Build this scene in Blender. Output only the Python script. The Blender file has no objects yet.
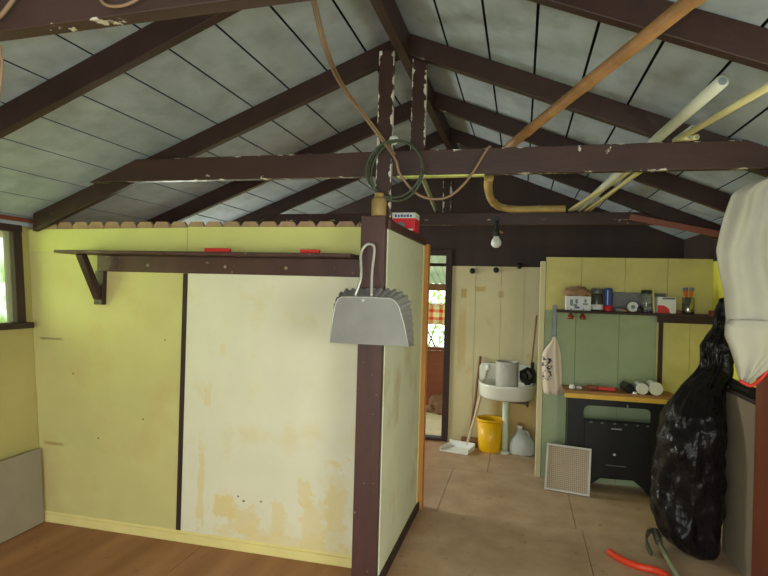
import bpy, bmesh, math, random
from mathutils import Vector, Matrix, noise
R = math.radians
rnd = random.Random(7)
sc = bpy.context.scene
COL = sc.collection

# ------------------------------------------------------------------ camera, sky, lights, exposure
cam_d = bpy.data.cameras.new('camera')
cam = bpy.data.objects.new('camera', cam_d)
COL.objects.link(cam)
cam_d.sensor_width = 36.0
cam_d.lens = 560.0 / 768.0 * 36.0
cam_d.clip_start = 0.02
yaw, pitch, roll = 0.241, 0.002, 0.028
F = Vector((-math.sin(yaw) * math.cos(pitch), math.cos(yaw) * math.cos(pitch), math.sin(pitch)))
R0 = Vector((math.cos(yaw), math.sin(yaw), 0))
U0 = R0.cross(F)
Rv = R0 * math.cos(roll) + U0 * math.sin(roll)
Uv = Rv.cross(F)
cam.matrix_world = Matrix(((Rv.x, Uv.x, -F.x, 0), (Rv.y, Uv.y, -F.y, 0), (Rv.z, Uv.z, -F.z, 1.7), (0, 0, 0, 1)))
sc.camera = cam

world = bpy.data.worlds.new('daylight')
sc.world = world
world.use_nodes = True
bg = world.node_tree.nodes['Background']
bg.inputs['Color'].default_value = (0.95, 1.0, 0.95, 1)
bg.inputs['Strength'].default_value = 3.0


def area(name, loc, target, sx, sy, power, col):
    d = bpy.data.lights.new(name, 'AREA')
    d.shape = 'RECTANGLE'
    d.size, d.size_y = sx, sy
    d.energy = power
    d.color = col
    o = bpy.data.objects.new(name, d)
    o.location = loc
    o.rotation_euler = (Vector(target) - Vector(loc)).to_track_quat('-Z', 'Y').to_euler()
    COL.objects.link(o)
    return o


area('doorway_daylight', (-0.5, -1.75, 1.45), (-0.7, 3.0, 1.3), 2.6, 1.7, 50, (0.93, 0.98, 1.0))
area('left_window_daylight', (-3.72, 2.45, 1.72), (-2.9, 3.28, 1.85), 0.7, 0.6, 26, (0.78, 1.0, 0.26))
area('back_room_window_daylight', (-3.85, 5.3, 1.5), (0.0, 5.5, 1.2), 1.1, 0.9, 85, (0.95, 1.0, 0.92))
area('right_window_daylight', (1.85, 1.0, 1.5), (-0.7, 3.6, 1.1), 1.2, 0.9, 36, (0.96, 1.0, 0.96))
fl = bpy.data.lights.new('camera_flash', 'POINT')
fl.energy = 38
fl.shadow_soft_size = 0.03
fl.color = (0.91, 0.97, 1.0)
flo = bpy.data.objects.new('camera_flash', fl)
flo.location = (-0.04, 0.0, 1.77)
COL.objects.link(flo)

vs = sc.view_settings
vs.view_transform = 'Standard'
vs.look = 'None'
vs.gamma = 1.0
vs.use_curve_mapping = False
vs.exposure = 0.0


# ------------------------------------------------------------------ materials
def lin(c):
    return tuple(((v / 255) / 12.92 if v / 255 <= 0.04045 else ((v / 255 + 0.055) / 1.055) ** 2.4) for v in c)


class Nodes:
    def __init__(s, name):
        s.m = bpy.data.materials.new(name)
        s.m.use_nodes = True
        s.t = s.m.node_tree
        s.b = s.t.nodes['Principled BSDF']
        s.tc = s.t.nodes.new('ShaderNodeTexCoord')

    def n(s, kind, **k):
        x = s.t.nodes.new(kind)
        for a, v in k.items():
            setattr(x, a, v)
        return x

    def l(s, a, b):
        s.t.links.new(a, b)

    def noise(s, scale, detail=4, stretch=(1, 1, 1), rough=0.55):
        mp = s.n('ShaderNodeMapping')
        mp.inputs['Scale'].default_value = stretch
        s.l(s.tc.outputs['Object'], mp.inputs['Vector'])
        x = s.n('ShaderNodeTexNoise')
        x.inputs['Scale'].default_value = scale
        x.inputs['Detail'].default_value = detail
        x.inputs['Roughness'].default_value = rough
        s.l(mp.outputs[0], x.inputs['Vector'])
        return x.outputs['Fac']

    def ramp(s, src, lo, hi, a=0.0, b=1.0):
        x = s.n('ShaderNodeMapRange')
        x.inputs['From Min'].default_value = lo
        x.inputs['From Max'].default_value = hi
        x.inputs['To Min'].default_value = a
        x.inputs['To Max'].default_value = b
        s.l(src, x.inputs['Value'])
        return x.outputs[0]

    def math(s, op, a, b=None):
        x = s.n('ShaderNodeMath', operation=op)
        for i, v in enumerate((a, b)):
            if v is None:
                continue
            if isinstance(v, (int, float)):
                x.inputs[i].default_value = v
            else:
                s.l(v, x.inputs[i])
        return x.outputs[0]

    def mix(s, fac, a, b):
        x = s.n('ShaderNodeMix', data_type='RGBA')
        for i, v in ((0, fac), (6, a), (7, b)):
            if isinstance(v, (int, float)):
                x.inputs[i].default_value = v
            elif isinstance(v, tuple):
                x.inputs[i].default_value = (*v[:3], 1)
            else:
                s.l(v, x.inputs[i])
        return x.outputs[2]

    def bump(s, h, strength=0.3, dist=0.01):
        x = s.n('ShaderNodeBump')
        x.inputs['Strength'].default_value = strength
        x.inputs['Distance'].default_value = dist
        s.l(h, x.inputs['Height'])
        s.l(x.outputs[0], s.b.inputs['Normal'])

    def xyz(s):
        x = s.n('ShaderNodeSeparateXYZ')
        s.l(s.tc.outputs['Object'], x.inputs[0])
        return x.outputs


def mat(name, c, rough=0.6, var=0.12, scale=6, stretch=(1, 1, 1), bump=0.0, metal=0.0, spec=0.4, chips=None, stain=None, patches=(), trans=0.0, edges=None):
    """c: sRGB 0..255. chips=(colour, threshold, scale); stain=(colour, lo, hi, scale); patches=[(a, b, axis pair, w, h, colour, ragged)]"""
    N = Nodes(name)
    base = lin(c)
    f = N.noise(scale, 5, stretch)
    d = N.ramp(f, 0.3, 0.7)
    lo = tuple(max(0, v * (1 - var)) for v in base)
    hi = tuple(min(1, v * (1 + var)) for v in base)
    col = N.mix(d, lo, hi)
    if stain:
        sc_, s_lo, s_hi, s_s = stain
        col = N.mix(N.ramp(N.noise(s_s, 6), s_lo, s_hi), col, lin(sc_))
    if patches:
        P = N.xyz()
        rg = N.math('ADD', N.math('MULTIPLY', N.noise(7, 3), 0.9), N.math('MULTIPLY', N.noise(30, 5, rough=0.7), 0.5))
        rg = N.math('SUBTRACT', rg, 0.2)
        for (a, b, w, h, pc, ragged, amt) in patches:
            dx = N.math('ABSOLUTE', N.math('DIVIDE', N.math('SUBTRACT', P[0], a), w))
            dz = N.math('ABSOLUTE', N.math('DIVIDE', N.math('SUBTRACT', P[2], b), h))
            m = N.math('MAXIMUM', dx, dz)
            m = N.math('ADD', m, N.math('MULTIPLY', N.math('SUBTRACT', rg, 0.5), ragged))
            k = N.ramp(m, 1.05, 0.7, 0.0, amt)
            col = N.mix(k, col, lin(pc))
    if chips:
        cc, th, s2 = chips
        nz = N.noise(s2, 6, rough=0.65)
        if edges:
            axis, places, width, amt = edges
            P = N.xyz()
            for e in places:
                dist = N.math('ABSOLUTE', N.math('SUBTRACT', P[axis], e))
                nz = N.math('ADD', nz, N.ramp(dist, 0, width, amt, 0))
        col = N.mix(N.ramp(nz, th, th + 0.015), col, lin(cc))
    N.l(col, N.b.inputs['Base Color'])
    N.b.inputs['Roughness'].default_value = rough
    N.b.inputs['Metallic'].default_value = metal
    N.b.inputs['Specular IOR Level'].default_value = spec
    if trans:
        N.b.inputs['Transmission Weight'].default_value = trans
    if bump:
        N.bump(N.noise(scale * 4, 5, stretch), bump, 0.006)
    return N.m


BROWN = (54, 34, 29)
m_beam = mat('dark_brown_paint', BROWN, 0.5, 0.25, 7, (1, 1, 1), 0.25, chips=((176, 164, 148), 0.685, 15))
m_post = mat('chipped_brown_paint', (58, 36, 31), 0.5, 0.2, 7, (1, 1, 1), 0.25, chips=((205, 200, 188), 0.67, 11), edges=(0, (-0.138, -0.048, 0.032, 0.118), 0.022, 0.19))
m_tie = mat('flaked_brown_paint', (62, 40, 35), 0.5, 0.2, 7, (0.3, 1, 1), 0.25, chips=((196, 188, 172), 0.69, 12), edges=(2, (0.16, 0.305), 0.01, 0.12))
m_cpost = mat('worn_brown_paint', (76, 48, 43), 0.5, 0.2, 9, (1, 1, 0.3), 0.2, chips=((170, 150, 138), 0.67, 34))
m_gable = mat('dark_gable_paint', (56, 40, 36), 0.7, 0.25, 5, (1, 1, 0.15), 0.2)
m_ceil = mat('whitewashed_board', (164, 173, 184), 0.75, 0.12, 6, (1, 0.35, 1), 0.15, stain=((136, 144, 148), 0.45, 0.8, 5.5))
m_roof = mat('roof_felt', (12, 11, 10), 0.95)
m_yellow = mat('yellow_paint', (202, 194, 130), 0.6, 0.06, 2.5, bump=0.08, stain=((198, 176, 116), 0.5, 0.75, 2.2),
               patches=[(-0.7 + i, z, 0.007, 0.006, (110, 80, 40), 0.8, 0.9) for i, z in ((0.25, 0.78), (-0.1, 0.62), (0.4, 1.32), (0.62, 0.45), (-0.32, 1.05), (0.7, 1.66))] + [(-1.22, 1.285, 0.1, 0.009, (120, 100, 60), 1.5, 0.7), (-1.16, 0.55, 0.1, 0.012, (150, 120, 70), 1.5, 0.6)])
m_yellowtop = mat('yellow_top_paint', (210, 206, 126), 0.6, 0.05, 2.5)
STN = (222, 202, 138)
m_cream = mat('cream_paint', (224, 219, 194), 0.6, 0.04, 3, bump=0.06, stain=((220, 206, 158), 0.55, 0.75, 3.5), patches=[
    (0.00, 0.42, 0.025, 0.30, STN, 3.3, 0.66), (0.16, 0.28, 0.085, 0.085, STN, 2.8, 0.85), (0.33, 0.18, 0.09, 0.10, STN, 3.9, 0.66),
    (0.55, 0.24, 0.06, 0.14, STN, 3.6, 0.57), (0.71, 0.42, 0.05, 0.10, STN, 3.8, 0.57), (0.79, 0.2, 0.09, 0.16, STN, 4.0, 0.57),
    (0.93, 0.34, 0.07, 0.22, STN, 4.0, 0.66), (0.03, 0.97, 0.02, 0.05, STN, 3.4, 0.47), (0.13, 1.28, 0.02, 0.05, STN, 3.4, 0.38),
    (0.53, 0.10, 0.5, 0.05, STN, 4.0, 0.47), (0.27, 0.345, 0.007, 0.006, (90, 60, 30), 0.3, 0.9), (0.31, 0.32, 0.010, 0.007, (90, 60, 30), 0.6, 0.9), (0.43, 0.33, 0.008, 0.005, (90, 60, 30), 0.3, 0.9)])
m_skirt = mat('cream_skirting', (226, 212, 142), 0.6, 0.06, 4)
m_side = mat('pale_green_cream_paint', (216, 216, 192), 0.6, 0.08, 2.5, bump=0.06, stain=((196, 186, 146), 0.56, 0.72, 3))
m_plank = mat('raw_plank', (168, 136, 104), 0.7, 0.2, 8, (1, 1, 0.2))
m_orange = mat('orange_raw_wood', (196, 132, 68), 0.6, 0.15, 8, (1, 1, 0.15))
m_back = mat('yellow_back_paint', (208, 198, 154), 0.65, 0.08, 2.2, stain=((196, 170, 96), 0.60, 0.72, 2.6), patches=[
    (-0.33, 1.68, 0.035, 0.06, (176, 142, 62), 0.5, 0.7), (-0.15, 1.73, 0.06, 0.03, (176, 142, 62), 0.9, 0.6), (-0.34, 1.2, 0.05, 0.38, (186, 158, 86), 0.9, 0.5),
    (0.08, 1.68, 0.03, 0.04, (176, 142, 62), 0.9, 0.5), (0.26, 0.35, 0.28, 0.24, (190, 152, 70), 0.7, 0.7)])
m_fire = mat('mustard_paint', (212, 202, 128), 0.65, 0.1, 2.4, stain=((196, 182, 104), 0.5, 0.75, 2.5), chips=((90, 70, 40), 0.76, 14))
m_green = mat('sage_green_paint', (156, 170, 132), 0.65, 0.1, 2.4, stain=((142, 152, 116), 0.5, 0.75, 2.5))
m_right = mat('light_boosted_yellow', (246, 240, 92), 0.6, 0.08, 2.4)  # stronger yellow: the light on this wall is put into its paint
m_left = mat('left_yellow_paint', (180, 168, 106), 0.6, 0.1, 2.4)
m_dark = mat('dark_joint', (20, 16, 13), 0.9)  # near-black backing that shows in the plank joints
m_dred = mat('dark_red_paint', (110, 44, 36), 0.5)

# plywood floor: warm brown with grain, paler, greyer tan toward the right
N = Nodes('plywood_floor')
g = N.ramp(N.noise(5, 6, (1, 0.12, 1)), 0.3, 0.7)
c = N.mix(g, lin((138, 90, 56)), lin((172, 122, 82)))
P = N.xyz()
tan_mask = N.math('ADD', N.ramp(P[0], -1.15, -0.45), N.math('MULTIPLY', N.math('SUBTRACT', N.noise(2.2, 4), 0.5), 0.9))
c = N.mix(N.ramp(tan_mask, 0.2, 0.9, 0, 0.85), c, N.mix(N.ramp(N.noise(4, 6), 0.3, 0.7), lin((172, 145, 114)), lin((198, 172, 140))))
c = N.mix(N.ramp(N.noise(11, 6, rough=0.7), 0.6, 0.7, 0, 0.55), c, lin((92, 64, 44)))
N.l(c, N.b.inputs['Base Color'])
N.b.inputs['Roughness'].default_value = 0.65
N.bump(N.noise(30, 4, (1, 0.15, 1)), 0.15, 0.004)
m_floor = N.m

m_alu = mat('galvanised_steel', (134, 132, 128), 0.5, 0.08, 9, metal=0.3, spec=0.5)
m_alu_edge = mat('bright_steel', (196, 196, 188), 0.35, 0.04, metal=0.35)
m_tan = mat('tan_plastic', (150, 122, 76), 0.5, 0.1)
m_red = mat('red_plastic', (204, 44, 40), 0.45, 0.05)
m_redbox = mat('red_card', (222, 44, 56), 0.5, 0.04)
m_white = mat('white_plastic', (226, 226, 220), 0.45, 0.05)
m_card = mat('white_card', (220, 222, 222), 0.6, 0.04)
m_blue = mat('blue_ink', (54, 78, 150), 0.5, 0.05)
m_greymark = mat('grey_ink', (120, 128, 138), 0.6)
m_cable = mat('green_black_cable', (70, 78, 62), 0.5, 0.1)
m_bcable = mat('brown_cable', (138, 110, 84), 0.6, 0.1)
m_bamboo = mat('bamboo', (166, 122, 78), 0.5, 0.2, 9, bump=0.15, stain=((138, 94, 52), 0.52, 0.75, 6))
m_bamboo2 = mat('pale_bamboo', (190, 160, 98), 0.5, 0.18, 9, stain=((140, 110, 60), 0.55, 0.75, 6))
m_pvc = mat('white_pvc', (204, 206, 186), 0.4, 0.06)
m_pvc2 = mat('yellowed_pvc', (208, 196, 140), 0.4, 0.08)
m_rodg = mat('mossy_stick', (142, 146, 110), 0.6, 0.15)
m_porc = mat('enamel_white', (222, 222, 206), 0.25, 0.06, 4, spec=0.5)
m_pipe = mat('pale_green_pipe', (196, 208, 180), 0.45, 0.06)
m_brass = mat('dull_metal', (92, 86, 72), 0.4, 0.1, metal=0.6)
m_bucket = mat('yellow_plastic', (228, 176, 18), 0.4, 0.04)
m_jug = mat('cloudy_plastic', (216, 220, 214), 0.35, 0.05, trans=0.25)
m_black = mat('black_iron', (20, 19, 18), 0.45, 0.2, 8, spec=0.3)
m_blackp = mat('black_plastic', (24, 23, 22), 0.4, 0.1)
m_frame = mat('filter_frame', (168, 162, 150), 0.45, 0.06, metal=0.2)
m_wood = mat('mantel_wood', (160, 112, 62), 0.6, 0.2, 8, (0.2, 1, 1))
m_ochre = mat('ochre_edge', (224, 180, 70), 0.6, 0.1)
m_brownwood = mat('brown_wood', (124, 86, 58), 0.6, 0.15, 10, (1, 1, 0.2))
m_palewood = mat('pale_wood', (204, 186, 152), 0.6, 0.1, 10, (1, 1, 0.2))
m_board = mat('grey_fibreboard', (148, 138, 118), 0.8, 0.06, 6, bump=0.1)
m_board2 = mat('brown_fibreboard', (140, 126, 106), 0.8, 0.08, 6, bump=0.1)
m_redwood = mat('red_brown_wood', (128, 68, 46), 0.5, 0.15, 6, (1, 1, 0.2))
m_hose = mat('orange_red_rubber', (226, 70, 40), 0.4, 0.05)
m_iron = mat('rusty_iron', (92, 92, 82), 0.5, 0.2, metal=0.4)
m_glass = mat('clear_glass', (220, 226, 222), 0.08, 0.02, trans=0.85, spec=0.5)
m_steel = mat('shiny_tin', (150, 146, 140), 0.2, 0.1, metal=0.9)
m_tray = mat('dark_grey_tin', (104, 104, 104), 0.4, 0.08, metal=0.3)
m_paper = mat('brown_paper', (150, 118, 88), 0.8, 0.2, 12)
m_orangep = mat('orange_plastic', (226, 110, 40), 0.4)
m_amber = mat('amber_glass', (130, 58, 34), 0.2, 0.1)
m_shirt = mat('cream_cotton', (178, 174, 160), 0.9, 0.05, 6, bump=0.2)
m_leaf = mat('leaf', (120, 190, 50), 0.5, 0.3, 1.5)
m_bark = mat('bark', (90, 70, 50), 0.8)
m_grass = mat('meadow', (110, 150, 60), 0.9, 0.2)

# crumpled black polythene
N = Nodes('black_polythene')
N.b.inputs['Base Color'].default_value = (0.009, 0.008, 0.008, 1)
N.b.inputs['Roughness'].default_value = 0.27
N.b.inputs['Specular IOR Level'].default_value = 0.17
v = N.n('ShaderNodeTexVoronoi', feature='SMOOTH_F1')
v.inputs['Scale'].default_value = 13
N.l(N.tc.outputs['Object'], v.inputs['Vector'])
N.bump(N.math('ADD', v.outputs['Distance'], N.noise(9, 4, (1, 1, 0.8), 0.5)), 0.9, 0.028)
m_bag = N.m

# wire gauze of the filter
N = Nodes('filter_gauze')
w1 = N.n('ShaderNodeTexWave', bands_direction='X')
w1.inputs['Scale'].default_value = 20
N.l(N.tc.outputs['Object'], w1.inputs['Vector'])
w2 = N.n('ShaderNodeTexWave', bands_direction='Z')
w2.inputs['Scale'].default_value = 20
N.l(N.tc.outputs['Object'], w2.inputs['Vector'])
k = N.math('MULTIPLY', w1.outputs['Fac'], w2.outputs['Fac'])
N.l(N.mix(N.math('MULTIPLY', k, N.ramp(N.noise(6, 4), 0.3, 0.7, 0.5, 1.0)), lin((140, 122, 98)), lin((206, 188, 158))), N.b.inputs['Base Color'])
N.b.inputs['Roughness'].default_value = 0.6
m_gauze = N.m

# plaid curtain, thin enough for daylight to come through
N = Nodes('plaid_cloth')
P = N.xyz()
sx = N.math('GREATER_THAN', N.math('FRACT', N.math('MULTIPLY', P[0], 7.0)), 0.62)
sz = N.math('GREATER_THAN', N.math('FRACT', N.math('MULTIPLY', P[2], 9.0)), 0.6)
c = N.mix(N.math('MULTIPLY', N.math('ADD', sx, sz), 0.5), lin((244, 236, 206)), lin((226, 110, 70)))
tr = N.n('ShaderNodeBsdfTranslucent')
N.l(c, tr.inputs['Color'])
df = N.n('ShaderNodeBsdfDiffuse')
N.l(c, df.inputs['Color'])
mx = N.n('ShaderNodeMixShader')
mx.inputs[0].default_value = 0.6
N.l(df.outputs[0], mx.inputs[1]); N.l(tr.outputs[0], mx.inputs[2])
N.l(mx.outputs[0], N.t.nodes['Material Output'].inputs['Surface'])
m_plaid = N.m


def translucent(name, c, amt=0.6):
    N = Nodes(name)
    tr = N.n('ShaderNodeBsdfTranslucent')
    df = N.n('ShaderNodeBsdfDiffuse')
    col = N.mix(N.ramp(N.noise(3, 4), 0.3, 0.7), tuple(v * 0.75 for v in lin(c)), lin(c))
    N.l(col, tr.inputs['Color']); N.l(col, df.inputs['Color'])
    mx = N.n('ShaderNodeMixShader')
    mx.inputs[0].default_value = amt
    N.l(df.outputs[0], mx.inputs[1]); N.l(tr.outputs[0], mx.inputs[2])
    N.l(mx.outputs[0], N.t.nodes['Material Output'].inputs['Surface'])
    return N.m


m_greenroof = translucent('green_roof_sheet', (200, 208, 188), 0.75)
m_leaf = translucent('sunlit_leaf', (176, 226, 96), 0.6)

# printed cloth: pale pinkish white with dark blue flourishes
N = Nodes('printed_cotton')
P = N.xyz()
dm = N.math('MULTIPLY', N.ramp(N.math('ABSOLUTE', N.math('SUBTRACT', N.noise(17, 2), 0.5)), 0.045, 0.03), N.math('MULTIPLY', N.ramp(P[0], -0.005, -0.02), N.math('MULTIPLY', N.ramp(P[2], 0.12, 0.15), N.ramp(P[2], 0.37, 0.34))))
N.l(N.mix(dm, lin((214, 198, 178)), lin((40, 48, 78))), N.b.inputs['Base Color'])
N.b.inputs['Roughness'].default_value = 0.9
m_print = N.m


# ------------------------------------------------------------------ mesh helpers
class MB:
    def __init__(s):
        s.bm = bmesh.new()

    def box(s, x0, x1, y0, y1, z0, z1):
        v = [s.bm.verts.new(p) for p in ((x0, y0, z0), (x1, y0, z0), (x1, y1, z0), (x0, y1, z0), (x0, y0, z1), (x1, y0, z1), (x1, y1, z1), (x0, y1, z1))]
        for f in ((3, 2, 1, 0), (4, 5, 6, 7), (0, 1, 5, 4), (1, 2, 6, 5), (2, 3, 7, 6), (3, 0, 4, 7)):
            s.bm.faces.new([v[i] for i in f])
        return s

    def bar(s, p0, p1, w, h, up=(0, 0, 1)):
        """rectangular bar from p0 to p1, w sideways, h along up"""
        p0, p1 = Vector(p0), Vector(p1)
        d = (p1 - p0).normalized()
        side = d.cross(Vector(up)).normalized()
        u = side.cross(d).normalized()
        v = []
        for p in (p0, p1):
            for a, b in ((-1, -1), (1, -1), (1, 1), (-1, 1)):
                v.append(s.bm.verts.new(p + side * a * w / 2 + u * b * h / 2))
        for f in ((0, 1, 2, 3), (7, 6, 5, 4), (0, 4, 5, 1), (1, 5, 6, 2), (2, 6, 7, 3), (3, 7, 4, 0)):
            s.bm.faces.new([v[i] for i in f])
        return s

    def prism(s, poly, a, b, plane='XZ', holes=()):
        """polygon (with holes) extruded from a to b along the missing axis"""
        def mk(p, t):
            return {'XZ': (p[0], t, p[1]), 'XY': (p[0], p[1], t), 'YZ': (t, p[0], p[1])}[plane]
        if not holes:
            A = [s.bm.verts.new(mk(p, a)) for p in poly]
            B = [s.bm.verts.new(mk(p, b)) for p in poly]
            s.bm.faces.new(A)
            s.bm.faces.new(B[::-1])
            n = len(poly)
            for i in range(n):
                s.bm.faces.new((A[i], B[i], B[(i + 1) % n], A[(i + 1) % n]))
        else:
            es = []
            for loop in (poly, *holes):
                vs_ = [s.bm.verts.new(mk(p, a)) for p in loop]
                es += [s.bm.edges.new((vs_[i], vs_[(i + 1) % len(vs_)])) for i in range(len(vs_))]
            r = bmesh.ops.triangle_fill(s.bm, use_beauty=True, use_dissolve=False, edges=es)
            fs = [g for g in r['geom'] if isinstance(g, bmesh.types.BMFace)]
            e = bmesh.ops.extrude_face_region(s.bm, geom=fs, use_keep_orig=True)
            d = {'XZ': (0, b - a, 0), 'XY': (0, 0, b - a), 'YZ': (b - a, 0, 0)}[plane]
            bmesh.ops.translate(s.bm, vec=d, verts=[g for g in e['geom'] if isinstance(g, bmesh.types.BMVert)])
        return s

    def rings(s, rs, close=True, cap=True):
        L = [[s.bm.verts.new(p) for p in r] for r in rs]
        n = len(L[0])
        for a, b in zip(L, L[1:]):
            for i in range(n if close else n - 1):
                s.bm.faces.new((a[i], a[(i + 1) % n], b[(i + 1) % n], b[i]))
        if cap and close:
            s.bm.faces.new(L[0][::-1])
            s.bm.faces.new(L[-1])
        return s

    def tube(s, pts, r, seg=10, cap=True):
        pts = [Vector(p) for p in pts]
        rr = r if isinstance(r, (list, tuple)) else [r] * len(pts)
        up = None
        out = []
        for i, p in enumerate(pts):
            d = (pts[min(i + 1, len(pts) - 1)] - pts[max(i - 1, 0)]).normalized()
            if up is None:
                up = Vector((0, 0, 1)) if abs(d.z) < 0.9 else Vector((1, 0, 0))
            a = d.cross(up).normalized()
            up = a.cross(d).normalized()
            out.append([p + (a * math.cos(2 * math.pi * k / seg) + up * math.sin(2 * math.pi * k / seg)) * rr[i] for k in range(seg)])
        return s.rings(out, True, cap)

    def lathe(s, prof, c, seg=24, axis='Z', cap=True):
        rs = []
        for r, h in prof:
            ring = []
            for k in range(seg):
                a = 2 * math.pi * k / seg
                u, v_ = r * math.cos(a), r * math.sin(a)
                ring.append({'Z': (c[0] + u, c[1] + v_, c[2] + h), 'Y': (c[0] + u, c[1] + h, c[2] - v_), 'X': (c[0] + h, c[1] + u, c[2] + v_)}[axis])
            rs.append(ring)
        return s.rings(rs, True, cap)

    def build(s, name, m, parent=None, bevel=0.0, smooth=False, origin=None, subsurf=0, solid=0.0):
        bm = s.bm
        bmesh.ops.recalc_face_normals(bm, faces=bm.faces)
        if parent is not None:
            off = Vector(parent['_at'])
        else:
            if origin is None:
                xs = [v.co for v in bm.verts]
                lo = Vector((min(v.x for v in xs), min(v.y for v in xs), min(v.z for v in xs)))
                hi = Vector((max(v.x for v in xs), max(v.y for v in xs), max(v.z for v in xs)))
                off = Vector(((lo.x + hi.x) / 2, (lo.y + hi.y) / 2, lo.z))
            else:
                off = Vector(origin)
        bmesh.ops.translate(bm, vec=-off, verts=bm.verts)
        me = bpy.data.meshes.new(name)
        bm.to_mesh(me)
        bm.free()
        me.materials.append(m)
        o = bpy.data.objects.new(name, me)
        COL.objects.link(o)
        if smooth:
            for p in me.polygons:
                p.use_smooth = True
        if solid:
            md = o.modifiers.new('thickness', 'SOLIDIFY')
            md.thickness = solid
            md.offset = 0
        if subsurf:
            md = o.modifiers.new('smooth', 'SUBSURF')
            md.levels = md.render_levels = subsurf
        if bevel:
            md = o.modifiers.new('bevel', 'BEVEL')
            md.width = bevel
            md.segments = 2
            md.limit_method = 'ANGLE'
            md.harden_normals = False
        if parent is not None:
            o.parent = parent
            o['_at'] = tuple(off)
        else:
            o.location = off
            o['_at'] = tuple(off)
        return o


def tag(o, label, cat, group=None, kind=None):
    o['label'] = label
    o['category'] = cat
    if group:
        o['group'] = group
    if kind:
        o['kind'] = kind
    return o


def thing(name, label, cat, loc, group=None):
    o = bpy.data.objects.new(name, None)
    o.empty_display_size = 0.05
    o.location = loc
    o['_at'] = tuple(loc)
    COL.objects.link(o)
    return tag(o, label, cat, group)


def struct(o, label=None, cat=None):
    o['kind'] = 'structure'
    if label:
        o['label'] = label
        o['category'] = cat
    return o


def smooth_path(pts, n=6):
    """Catmull-Rom through pts"""
    P_ = [Vector(p) for p in pts]
    out = []
    for i in range(len(P_) - 1):
        a, b, c_, d = P_[max(i - 1, 0)], P_[i], P_[i + 1], P_[min(i + 2, len(P_) - 1)]
        for k in range(n):
            t = k / n
            out.append(0.5 * ((2 * b) + (c_ - a) * t + (2 * a - 5 * b + 4 * c_ - d) * t * t + (3 * b - a - 3 * c_ + d) * t ** 3))
    out.append(P_[-1])
    return out


# ------------------------------------------------------------------ the shell
XL, XR, YB, YF, XRIDGE, ZRIDGE, SL = -3.24, 1.61, 6.33, -1.5, -0.70, 3.22, 0.40


def zc(x):
    return ZRIDGE - SL * abs(x - XRIDGE)


b = MB()
gp = 0.002
cuts = [(YF, 1.85, (-3.27, -1.97, -0.75, 0.46, XR)), (1.85, 4.29, (-3.27, -1.97, -0.75, 0.47, XR)), (4.29, 5.38, (-3.27, -1.8, -0.59, 0.43, XR)), (5.38, YB, (-3.27, -1.5, -0.27, 0.95, XR))]
for y0, y1, xs in cuts:
    for x0, x1 in zip(xs, xs[1:]):
        b.box(x0 + gp, x1 - gp, y0 + gp, y1 - gp, -0.02, 0)
b.box(XL, XR, YF, YB, -0.06, -0.02)
struct(b.build('floor', m_floor, origin=(0, 0, 0)), 'worn plywood floor running from the front boards to the back door', 'floor')

# boarded ceiling, two slopes, with the dark roof above seen only in the joints
for sgn, nm, lb in ((-1, 'ceiling', 'left slope of whitewashed board ceiling above the partition'), (1, 'ceiling_right', 'right slope of whitewashed board ceiling above the fireplace side')):
    b = MB()
    half = 2.95 if sgn < 0 else 2.75
    n = int(half / 0.245) + 1
    for i in range(n):
        a, c_ = i * 0.2455 + 0.0065, min((i + 1) * 0.2455 - 0.0065, half)
        if c_ <= a:
            continue
        p = [(XRIDGE + sgn * a, ZRIDGE - SL * a), (XRIDGE + sgn * c_, ZRIDGE - SL * c_), (XRIDGE + sgn * c_, ZRIDGE - SL * c_ + 0.005), (XRIDGE + sgn * a, ZRIDGE - SL * a + 0.005)]
        b.prism(p, YF - 0.3, 7.0)
    o = struct(b.build(nm, m_ceil, origin=(0, 0, 0)), lb, 'ceiling')
    b = MB()
    p = [(XRIDGE, ZRIDGE + 0.04), (XRIDGE + sgn * half, ZRIDGE - SL * half + 0.04), (XRIDGE + sgn * half, ZRIDGE - SL * half + 0.07), (XRIDGE, ZRIDGE + 0.07)]
    b.prism(p, YF - 0.3, 7.0)
    b.build('roof_felt', m_roof, o)

# left wall with its window; the wall leans outward
SHEAR = Matrix(((1, 0, -0.10, 0), (0, 1, 0, 0), (0, 0, 1, 0), (0, 0, 0, 1)))
b = MB()
t = 0.06
WY0, WY1, WZ0, WZ1 = 1.75, 3.14, 1.40, 2.045
b.box(XL - t, XL, YF, WY0, 0, 2.07)
b.box(XL - t, XL, WY1, 4.7, 0, 2.07).box(XL - t, XL, 5.9, YB, 0, 2.07).box(XL - t, XL, 4.7, 5.9, 0, 0.95).box(XL - t, XL, 4.7, 5.9, 1.95, 2.07)
b.box(XL - t, XL, WY0, WY1, 0, WZ0)
b.box(XL - t, XL, WY0, WY1, WZ1, 2.07)
b.bm.transform(SHEAR)
wl = struct(b.build('wall_left', m_left, origin=(XL, 0, 0)), 'yellow painted left wall with a window beside the partition', 'wall')
b = MB().box(XL - t, XL + 0.03, YF, YB, 2.07, 2.10)
b.bm.transform(SHEAR)
b.build('wall_plate', m_ceil, wl)
b = MB().box(XL - 0.02, XL + 0.05, YF, YB, 2.10, 2.128)
b.bm.transform(SHEAR)
b.build('top_rail', m_redwood, wl)
win = thing('window_1', 'dark framed window in the left wall looking onto bright leaves', 'window', (XL, 2.4, WZ0))
win['kind'] = 'structure'
b = MB().box(XL - 0.064, XL - 0.03, WY1 - 0.006, WY1, WZ0, WZ1).box(XL - 0.03, XL + 0.03, WY1 - 0.005, WY1 + 0.065, WZ0, WZ1 + 0.03).box(XL - 0.03, XL + 0.03, WY0 - 0.06, WY0, WZ0, WZ1 + 0.03).box(XL - 0.03, XL + 0.035, WY0 - 0.06, WY1 + 0.065, WZ1 - 0.02, WZ1 + 0.03)
b.bm.transform(SHEAR)
b.build('window_frame', m_gable, win, bevel=0.003)
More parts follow.
